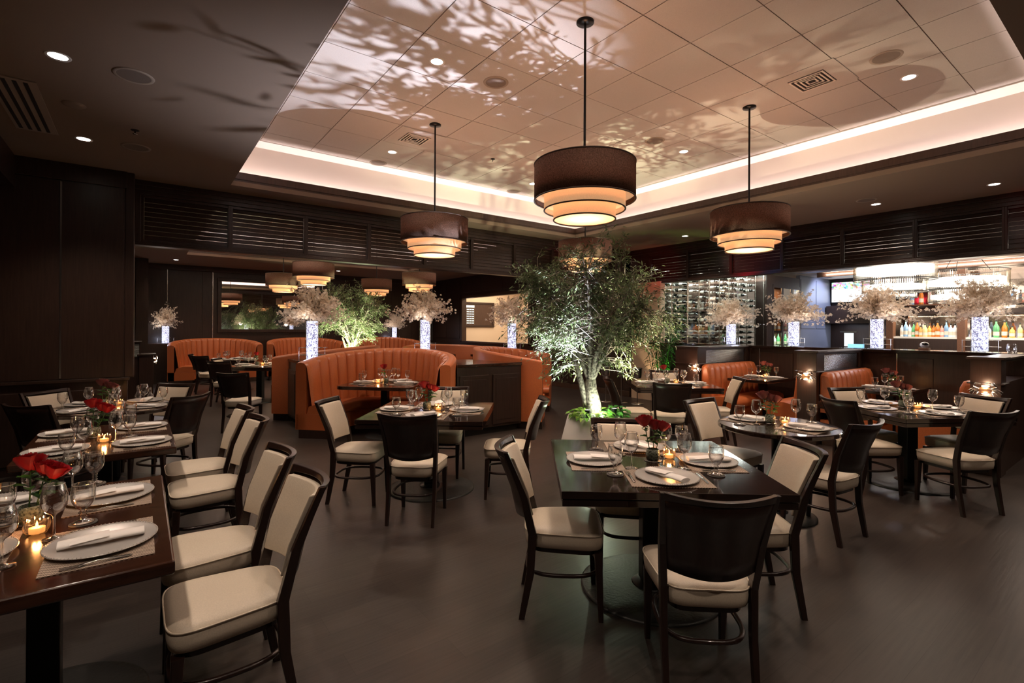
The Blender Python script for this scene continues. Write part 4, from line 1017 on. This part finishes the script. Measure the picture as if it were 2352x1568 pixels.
# wall mirror and pillars in the far room
mr = thing('wall_mirror', (3.3, 17.29, 2.22), 'wide dark-framed mirror on the far wall', 'mirror')
MB().box(-1.35, -.03, -.72, 1.35, -.025, .72).obj('glass', M('mirror_glass', (.85, .85, .83), .01, metal=1), mr)
f = MB(); f.box(-1.45, -.06, -.82, 1.45, 0, -.72).box(-1.45, -.06, .72, 1.45, 0, .82).box(-1.45, -.06, -.72, -1.35, 0, .72).box(1.35, -.06, -.72, 1.45, 0, .72); f.obj('frame', W_DARK, mr, bevel=.008)
pw = MB(); pw.box(-1.8, 11.75, 0, .0, 12.0, 1.26).box(-.02, 11.7, 0, .2, 12.05, 1.02).box(-.05, 11.66, 1.02, .24, 12.09, 1.05).box(-1.8, 11.7, 1.26, .02, 12.05, 1.29)
struct(pw.obj('wall_partition', W_DARK, bevel=.004))
rb = MB()
for k in range(20): rb.tube([(-.45, 11.74, 1.0 + k * .0125), (-.02, 11.74, 1.0 + k * .0125)], .006, 6)
struct(rb.obj('wall_ribbed_panel_3', RIB))
crabk.put((.22, 11.86, .92), R(90), 'small bright crab sconce seen edge-on by the far room entrance'); light('POINT', 'sconce_light', (.30, 11.8, .96), 2.5, (1, .7, .45), .02)
cf = MB(); 
t = thing('oil_cruet', (.02, 6.98, .761), 'clear glass cruet at the back of the wall-end round table', 'cruet', 'glass cruets')
MB().lathe([(0, .002), (.03, .002), (.03, .05), (.012, .09), (.01, .13), (.015, .14)], 20).obj('bottle', GLASS, t); MB().ball((0, 0, .15), .012).obj('stopper', GLASS, t); ck = Kit(t); ck.put((-.02, 6.88, .761), 0)
ck.put((.09, 6.83, .761), 0, 'shorter clear glass cruet beside the taller cruet', None, (1, 1, .85))

# cream room: framed picture with reflections modelled as glowing boxes
t = thing('framed_wine_mirror', (10.87, 16.99, 2.11), 'dark framed mirror reflecting wine racks in the cream room', 'framed mirror', None, pi)
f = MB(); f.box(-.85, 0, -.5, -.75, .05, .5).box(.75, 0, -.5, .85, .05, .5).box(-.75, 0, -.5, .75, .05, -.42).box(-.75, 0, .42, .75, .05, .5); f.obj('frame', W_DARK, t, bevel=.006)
MB().box(-.75, .01, -.42, .75, .02, .42).obj('mirror_face', W_MOULD, t)
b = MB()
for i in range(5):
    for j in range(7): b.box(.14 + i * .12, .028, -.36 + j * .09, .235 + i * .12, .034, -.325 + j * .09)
b.obj('bottle_reflection', M('rack_reflection', (.45, .5, .48), .3, emis=(.7, .85, .8), es=.8), t)
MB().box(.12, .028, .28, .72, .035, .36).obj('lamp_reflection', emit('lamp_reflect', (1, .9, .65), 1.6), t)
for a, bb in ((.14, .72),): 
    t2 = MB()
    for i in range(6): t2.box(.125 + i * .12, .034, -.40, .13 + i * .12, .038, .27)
    t2.obj('post_reflection', STEEL, t)

# champagne bucket stands
def bucket():
    t = thing('champagne_bucket', (0, 0, 0), 'stand', 'champagne bucket', 'champagne bucket stands')
    MB().lathe([(0, .54), (.08, .54), (.088, .58), (.10, .74), (.11, .745), (.11, .75), (.098, .75)], 28).obj('bucket', STEEL, t)
    MB().lathe([(.012, .02), (.009, .3), (.012, .54)], 12).obj('pole', STEEL, t); MB().lathe([(0, .02), (.05, .018), (.13, .006), (.13, 0)], 28).obj('foot', STEEL, t)
    for s in (-1, 1): MB().tube([(s * .10, 0, .72), (s * .135, 0, .715), (s * .135, 0, .69), (s * .10, 0, .68)], .005, 6).obj('handle', STEEL, t)
    return Kit(t)
bkK = bucket()
for x, y, l in ((8.06, 7.42, 'steel champagne bucket on a stand, close beside the trunk'), (8.22, 7.12, 'steel champagne bucket on a stand, the middle of three'), (8.35, 6.80, 'steel champagne bucket on a stand, with green reflections')): bkK.put((x, y, 0), .6, l)
# bushy plant by the wine display with its green light
def stalks(c, n, h, seed, label, mat, name='potted_plant', sp=.22, z0=.35):
    rnd = random.Random(seed); t = thing(name, (*c, 0), label, 'plant'); st = MB(); lf = MB()
    for k in range(n):
        a = rnd.uniform(0, 6.28); r_ = rnd.random() * .12; p0 = Vector((r_ * cos(a), r_ * sin(a), z0 - .05)); hh = h * rnd.uniform(.6, 1); p1 = p0 + Vector((cos(a) * sp * .5, sin(a) * sp * .5, hh * .6)); p2 = p0 + Vector((cos(a) * sp * 1.3, sin(a) * sp * 1.3, hh))
        st.tube([p0, p1, p2], [.007, .005, .002], 5)
        for j in range(46):
            u = j / 45; p = p0.lerp(p1, u * 2) if u < .5 else p1.lerp(p2, u * 2 - 1); b_ = rnd.uniform(0, 6.28)
            leaf_shape(lf, p, Vector((cos(b_), sin(b_), rnd.uniform(-.4, .5))), Vector((0, 0, 1)), rnd.uniform(.10, .17), rnd.uniform(.02, .034), .5)
    st.obj('stalks', STEM, t); lf.obj('leaves', mat, t); MB().lathe([(0, 0), (.16, 0), (.19, z0), (.17, z0), (0, z0 - .03)], 28).obj('pot', METAL_B, t); return t
stalks((8.55, 6.35), 16, 1.9, 5, 'leafy potted plant with green light at its foot by the wine racks', BAMBOO, sp=.28)
light('SPOT', 'green_uplight', (8.42, 6.15, .45), 26, (.35, 1, .15), .03, to=(8.6, 6.4, 2.0), spot=R(70))
stalks((9.85, .35), 12, 1.2, 8, 'dark arching palm plant behind the bar wall at the photo edge', BAMBOO, 'palm_plant', .42, .9)

# ------------------------------------------------------------------ bar side: wine display
YD = 6.2
wd = thing('wine_display', (9.25, YD, 0), 'tall glass-fronted wine display with metal racks', 'wine display')
MB().box(-.02, .0, 0, 3.3, .9, 1.15).obj('base', W_DARK, wd)
MB().box(0, .86, 1.15, 3.3, .9, 3.05).obj('back_mirror', M('smoked_mirror', (.32, .34, .32), .05, metal=1), wd)
MB().quad((0, 0, 1.2), (3.3, 0, 1.2), (3.3, 0, 3.05), (0, 0, 3.05)).obj('front_glass', GLASS_PANE, wd)
MB().quad((0, 0, 1.2), (0, .86, 1.2), (0, .86, 3.05), (0, 0, 3.05)).obj('side_glass', GLASS_PANE, wd)
for i in range(9): MB().box(.02 + i * .40, .02, 1.15, .035 + i * .40, .035, 3.05).obj('rack_post', STEEL, wd)
for j in range(3): MB().box(-.004, .02 + j * .38, 1.15, .012, .035 + j * .38, 3.05).obj('rack_post', STEEL, wd)
rk = MB()
for j in range(14): rk.box(.0, .16, 1.2 + j * .13, 3.25, .165, 1.204 + j * .13); rk.box(.0, .42, 1.2 + j * .13, 3.25, .425, 1.204 + j * .13)
rk.obj('shelf_wires', STEEL, wd)
def wine_bottle():
    t = thing('wine_bottle', (0, 0, 0), 'wine bottle', 'bottle', 'wine bottles lying in the display racks')
    MB().lathe([(0, 0), (.036, 0), (.037, .01), (.037, .18), (.03, .21), (.014, .235), (.013, .285), (0, .286)], 14).xf(Matrix.Rotation(pi / 2, 4, 'X')).obj('glass', M('dark_bottle', (.01, .014, .01), .12, spec=.8), t)
    MB().lathe([(.0145, .235), (.0145, .29), (0, .291)], 12).xf(Matrix.Rotation(pi / 2, 4, 'X')).obj('capsule', M('capsule_foil', (.5, .5, .48), .4, metal=.4), t)
    MB().lathe([(.0375, .06), (.0375, .15)], 14).xf(Matrix.Rotation(pi / 2, 4, 'X')).obj('label_paper', M('label_paper', (.62, .6, .54), .7), t); return Kit(t)
wbK = wine_bottle(); rnd = random.Random(3)
for i in range(8):
    for j in range(13):
        if rnd.random() < .9: wbK.put((9.25 + .22 + i * .40 + rnd.uniform(-.05, .05), YD + .44, 1.243 + j * .13), 0, 'wine bottle lying neck out in the glass wine racks', 'wine bottles lying in the display racks')
for i in range(2):
    for j in range(13):
        if rnd.random() < .95: wbK.put((9.27, YD + .55 + .24 * i, 1.243 + j * .13), pi / 2, 'dark wine bottle lying sideways at the side of the wine racks', 'wine bottles at the side of the racks')
light('AREA', 'display_lamp', (10.9, YD + .3, 3.0), 40, (.93, 1, .92), 3.0, (0, 0, 0), size_y=.08)
light('AREA', 'display_lamp', (9.35, YD + .5, 3.0), 14, (.93, 1, .92), .1, (0, 0, 0), size_y=.6)
# dark post, liquor cabinet with glass doors, blue-lit panels, bar back wall
struct(MB().box(12.55, YD - .02, 0, 12.85, YD + .3, 3.05).obj('wall_post', W_DARK, bevel=.006))
lc = thing('liquor_cabinet', (12.87, YD, 0), 'dark liquor cabinet with glass doors behind the bar', 'cabinet')
MB().box(0, .42, 0, 1.5, .46, 2.9).obj('back', W_LIGHT, lc); MB().box(0, 0, 0, 1.5, .44, 1.1).obj('base', W_DARK, lc); MB().box(0, 0, 2.72, 1.5, .44, 2.95).obj('top', W_DARK, lc)
for k in range(3):
    x = k * .5; d = MB(); d.box(x, -.02, 1.1, x + .05, .0, 2.72).box(x + .45, -.02, 1.1, x + .5, 0, 2.72).box(x + .05, -.02, 1.1, x + .45, 0, 1.18).box(x + .05, -.02, 2.64, x + .45, 0, 2.72); dd = d.obj('door', W_DARK, lc)
    MB().quad((x + .05, -.01, 1.18), (x + .45, -.01, 1.18), (x + .45, -.01, 2.64), (x + .05, -.01, 2.64)).obj('door_glass', GLASS_PANE, dd)
for z in (1.12, 1.52, 1.92, 2.32): MB().box(0, .05, z, 1.5, .42, z + .02).obj('shelf', W_DARK, lc)
light('AREA', 'liquor_lamp', (13.6, YD + .1, 2.68), 16, (1, .72, .42), 1.3, (0, 0, 0), size_y=.05); light('AREA', 'liquor_lamp', (13.6, YD + .1, 1.49), 6, (.75, 1, .7), 1.3, (0, 0, 0), size_y=.05)
BLUEP = M('blue_grey_panel', (.20, .21, .26), .35)
struct(MB().box(14.4, YD, 0, 16.4, YD + .1, 3.05).box(14.45, YD - .012, 1.6, 15.35, YD, 2.95).box(15.4, YD - .012, 1.6, 16.35, YD, 2.95).obj('wall_bar_side', BLUEP))
light('SPOT', 'panel_wash', (15.4, 5.3, 3.0), 90, (.62, .70, 1), .1, to=(15.5, 6.2, 2.2), spot=R(95))
struct(MB().box(16.4, -4, 0, 16.5, YD + .1, 3.05).obj('wall_bar_back', W_DARK))
struct(MB().box(9.2, -4, 3.05, 16.5, 7.2, 3.1).obj('ceiling_bar', COVEP))
bm = MB()
for x in (11.0, 12.6, 14.2): bm.box(x, -4, 2.93, x + .35, 5.7, 3.05)
struct(bm.obj('beam_bar_ceiling', W_MOULD))
for x in (12.5, 14.1): light('AREA', 'bar_cove', (x + .04, 1.5, 2.99), 22, (1, .82, .66), .03, (0, R(-100), 0), size_y=8)
light('AREA', 'bar_ceiling_lamp', (12.5, .5, 2.9), 60, (1, .84, .70), 4, (0, 0, 0), size_y=6)
tv = thing('television', (16.33, 5.66, 2.66), 'wall television showing a bright ice hockey game', 'television', None, -pi / 2)
MB().box(-.50, -.03, -.31, .50, .03, .31).obj('housing', METAL_B, tv); MB().box(-.475, -.034, -.285, .475, -.031, .285).obj('screen', tv_mat(), tv)
sv = thing('server_station', (15.6, 4.9, 0), 'dark wall cupboards and counter under the television', 'cabinet')
MB().box(.35, -.9, 1.75, .75, 1.25, 2.25).obj('upper_cupboard', W_LIGHT if 0 else W_DARK, sv); MB().box(.1, -.9, 0, .75, 1.25, 1.05).obj('counter', W_DARK, sv)
light('AREA', 'counter_lamp', (15.98, 5.1, 1.73), 5, (.8, .85, 1), .05, (0, 0, 0), size_y=1.6)
# bar counter
bc = thing('bar_counter', (10.6, 1.0, 0), 'long dark bar counter behind the half wall', 'bar counter')
MB().box(-.3, -4, 0, .3, 4.6, 1.07).obj('body', W_DARK, bc); MB().box(-.4, -4.05, 1.07, .38, 4.65, 1.115).obj('bar_top', W_TABLE, bc, bevel=.004)
# back bar with bottles
bb = thing('back_bar', (14.0, 0, 0), 'back bar with lit bottle shelves and brown columns', 'back bar')
MB().box(0, -3, 0, .7, 4.3, 1.38).obj('base', W_DARK, bb); MB().box(.6, -3, 1.38, .7, 4.3, 3.0).obj('back_mirror', M('bar_mirror', (.5, .42, .36), .08, metal=1), bb)
MB().box(0, -3, 1.38, .6, 4.3, 1.42).obj('lower_shelf', BANDP, bb); MB().box(.0, -3, 1.93, .6, 4.3, 2.03).obj('shelf', W_DARK, bb); MB().box(.1, -3, 2.12, .6, 4.3, 2.15).obj('step_shelf', W_LIGHT, bb)
for y in (-1.9, -.5, .9, 2.72, 3.98): MB().box(-.05, y, 0, .15, y + .13, 2.9).obj('column', W_LIGHT, bb)
light('AREA', 'shelf_lamp', (14.12, .8, 1.90), 34, (1, .86, .66), .05, (0, R(0), 0), size_y=6.5); light('AREA', 'shelf_lamp', (14.45, .8, 2.9), 30, (1, .82, .6), .05, (0, 0, 0), size_y=6.5)
def liquor(col, name, h=1.0):
    t = thing('liquor_bottle', (0, 0, 0), 'liquor bottle', 'bottle', 'liquor bottles on the back bar'); m = M(name, col, .1, emis=col, es=.04)  # faint emission in the glass stands for light passing through it
    MB().lathe([(0, 0), (.04, 0), (.042, .01), (.042, .16 * h), (.03, .19 * h), (.014, .215 * h), (.013, .27 * h), (0, .271 * h)], 14).obj('glass', m, t); MB().lathe([(.016, .25 * h), (.016, .285 * h), (0, .286 * h)], 12).obj('cap', METAL_B, t)
    MB().lathe([(.0426, .04), (.0426, .11)], 14).obj('label_paper', LBL, t); return Kit(t)
LBL = M('bottle_label', (.75, .7, .6), .7)
cols = [((.85, .9, .88), 'clear'), ((.22, .38, .6), 'blue'), ((.10, .36, .16), 'green'), ((.7, .38, .10), 'amber'), ((.5, .15, .02), 'brown'), ((.75, .6, .28), 'golden'), ((.7, .3, .25), 'pinkish')]
lqK = [liquor(c, n + '_bottle_glass', 1 + .1 * (i % 3)) for i, (c, n) in enumerate(cols)]
order = [0, 1, 0, 2, 4, 3, 5, 3, 4, 4, 6, 1, 0, 0, 5, 0, 3, 5, 6, 4]
pos = [('third', 3), ('', 0)]
def put_row(xx, z, ya, yb, n, where, grp):
    for k in range(n):
        c = order[(k * 7 + int(z * 10)) % len(order)] if 'lower' not in where else order[k % len(order)]
        lqK[c].put((xx + rnd.uniform(-.03, .05), ya + (yb - ya) * k / (n - 1), z), rnd.random() * 6, '%s liquor bottle on the %s' % (cols[c][1], where), grp + ', ' + cols[c][1], (rnd.uniform(.85, 1.2),) * 2 + (rnd.uniform(.85, 1.25),))
put_row(14.12, 1.421, 3.86, 2.92, 14, 'lower back bar shelf above the bar counter', 'lower shelf bottles')
put_row(14.12, 1.421, 2.62, 1.1, 14, 'lower back bar shelf beyond the brown column', 'bottles beyond the column')
put_row(14.25, 2.151, 3.7, 1.2, 16, 'upper back bar shelf under the chandeliers', 'upper shelf bottles')
for j, z in enumerate((1.141, 1.541, 1.941)):
    for k in range(7):
        c = (order[(k + j * 5) % 20], 2)[j == 0 and k % 2]; lqK[c].put((13.0 + k * .2, YD + .2, z), 0, '%s bottle standing in the glass-doored liquor cabinet' % cols[c][1], 'bottles in the liquor cabinet, %s' % cols[c][1])
# chandeliers: tiers of glass rods round a glowing core
RODM = glassm('crystal_rod', (.96, .95, .92), .5, .5, .08); CHG = emit('chandelier_glow', (1, .93, .82), 1.7)
def chandelier(c, label, r_, zt, tiers):
    t = thing('crystal_chandelier', (*c, 0), label, 'chandelier', 'crystal rod chandeliers')
    for k, (rr_, z1, z0) in enumerate(tiers):
        rd = MB(); n = int(rr_ * 190)
        for i in range(n):
            a = 2 * pi * i / n; rd.cbox((rr_ * cos(a), rr_ * sin(a), (z0 + z1) / 2), (.012, .012, z1 - z0), a)
        rd.obj('rod_tier', RODM, t)
        MB().lathe([(rr_ * .93, z0 + (z1 - z0) * .30), (rr_ * .93, z0 + (z1 - z0) * .62)], 48).obj('light_ring', CHG, t)
        for z in (z0 + .006, z1): MB().tube([((rr_ + .008) * cos(2 * pi * i / 48), (rr_ + .008) * sin(2 * pi * i / 48), z) for i in range(48)], .008, 5, closed=True).obj('metal_ring', IRON, t)
    for a in (.5, 2.6, 4.7): MB().tube([(r_ * .6 * cos(a), r_ * .6 * sin(a), zt), (r_ * .3 * cos(a), r_ * .3 * sin(a), 3.05)], .006, 5).obj('chain', METAL_B, t)
    light('POINT', 'chandelier_light', (c[0], c[1], zt - .35), 48, (1, .88, .74), .35)
chandelier((10.85, 3.08), 'large tiered crystal rod chandelier over the bar, partly behind the beam', .60, 2.86, [(.60, 2.86, 2.46), (.47, 2.46, 2.24), (.32, 2.24, 2.14)])
chandelier((12.9, 2.55), 'second tiered crystal rod chandelier farther along the bar', .66, 2.72, [(.66, 2.72, 2.36), (.52, 2.36, 2.12)])
chandelier((13.1, .6), 'third crystal rod chandelier at the photo edge', .60, 2.72, [(.60, 2.72, 2.36), (.46, 2.36, 2.12)])
# small things on the bar
t = thing('tablet_screen', (10.7, 3.62, 1.116), 'small tilted till screen glowing blue on the bar', 'screen', 'blue till screens'); MB().cbox((0, 0, .10), (.02, .26, .18), 0).obj('screen', emit('blue_screen', (.2, .5, .9), 1.2), t); MB().box(-.05, -.05, 0, .05, .05, .02).obj('stand', METAL_B, t)
t = thing('table_lamp', (14.9, 5.5, 1.06), 'small white cylinder lamp on the station under the television', 'lamp'); MB().lathe([(.11, .05), (.11, .42)], 24).obj('shade', M('paper_shade', (.5, .55, .55), .8, emis=(.7, .8, .85), es=.7), t); MB().lathe([(0, 0), (.08, 0), (.02, .03), (.02, .06)], 20).obj('base', STEEL, t); MB().box(-.05, -.2, .44, .05, .2, .46).obj('top_bar', STEEL, t)
t.location = (15.9, 5.55, 1.06)
t = thing('round_speaker', (9.36, 2.28, 1.276), 'white ring-shaped desk speaker on a wooden block', 'speaker'); MB().box(-.05, -.06, 0, .05, .06, .03).obj('block', W_LIGHT, t); MB().ball((0, 0, .075), .055, 18, 10, .8).obj('body', POT, t); MB().ball((-.018, -.01, .085), .044, 16, 8, .6).obj('grille', METAL_B, t)
t = thing('napkin_holder', (9.2, 1.12, 1.276), 'small clear cube of cocktail napkins on the bar wall', 'napkin holder'); MB().box(-.06, -.06, 0, .06, .06, .12).obj('box', M('frosted', (.6, .55, .5), .3), t, bevel=.006)
t = thing('glass_jar', (9.2, 1.33, 1.276), 'round clear glass jar beside the napkin cube', 'jar'); MB().lathe([(0, 0), (.035, 0), (.055, .04), (.05, .10), (.04, .12)], 20).obj('jar', GLASS, t)
t = thing('menu_board', (10.0, .95, 1.12), 'leaning cream menu board edge behind the last vase', 'board', None, .4); MB().add([(-.02, 0, 0), (-.02, -.22, 0), (-.02, .05, .5), (-.02, .27, .5), (.0, 0, 0), (.0, -.22, 0), (.0, .05, .5), (.0, .27, .5)], [(0, 1, 2, 3), (7, 6, 5, 4), (0, 4, 5, 1), (3, 2, 6, 7), (0, 3, 7, 4), (1, 5, 6, 2)]).obj('board', CREAMW, t)
t = thing('projector', (9.9, .75, 2.78), 'black projector hung from the bar ceiling', 'projector', None, .5); p = MB(); p.box(-.17, -.11, -.05, .17, .11, .05).xf(Matrix.Rotation(.35, 4, 'Y')); p.obj('body', METAL_B, t, bevel=.01); MB().tube([(0, 0, .04), (0, 0, .27)], .01, 6).obj('mount', METAL_B, t)
for (x, y, z, l) in ((14.9, 5.6, 3.045, 'small dark dome camera on the bar ceiling'), (8.3, 15.9, S, 'small white dome camera on the far room soffit')):
    t = thing('dome_camera', (x, y, z), l, 'security camera', 'dome cameras'); MB().lathe([(.05, 0), (.05, -.02), (.04, -.05), (.02, -.07), (0, -.075)], 20).obj('dome', METAL_B, t)

for p_, c_, e_, t_ in (((8.2, 6.0, 2.7), (1, .02, .05), 9, (9.04, 6.9, 2.9)), ((8.3, 5.2, 2.6), (1, .03, .06), 8, (9.04, 4.9, 2.95)), ((7.4, 6.9, 2.6), (1, .02, .04), 6, (7.2, 7.58, 2.9)), ((8.2, 4.6, 2.6), (.1, .3, 1), 3, (9.04, 4.6, 2.95)), ((8.2, .9, 2.7), (1, .02, .05), 5, (9.04, .9, 3.0))):
    light('SPOT', 'colour_accent', p_, e_, c_, .05, to=t_, spot=R(75), blend=1)  # coloured spots added to tint the beams, no fixture known
# ------------------------------------------------------------------ world and view
w = bpy.data.worlds.new('world'); SC.world = w; w.use_nodes = True
bg = w.node_tree.nodes['Background']; bg.inputs['Color'].default_value = (1, .80, .64, 1); bg.inputs['Strength'].default_value = .16
SC.view_settings.view_transform = 'Standard'; SC.view_settings.look = 'None'; SC.view_settings.gamma = 1; SC.view_settings.use_curve_mapping = False
SC.view_settings.exposure = 0.95
SC.cycles.use_denoising = True
SC.cycles.max_bounces = 8; SC.cycles.transparent_max_bounces = 24; SC.cycles.diffuse_bounces = 4; SC.cycles.glossy_bounces = 4; SC.cycles.caustics_reflective = False; SC.cycles.caustics_refractive = False
SC.cycles.sample_clamp_indirect = 4
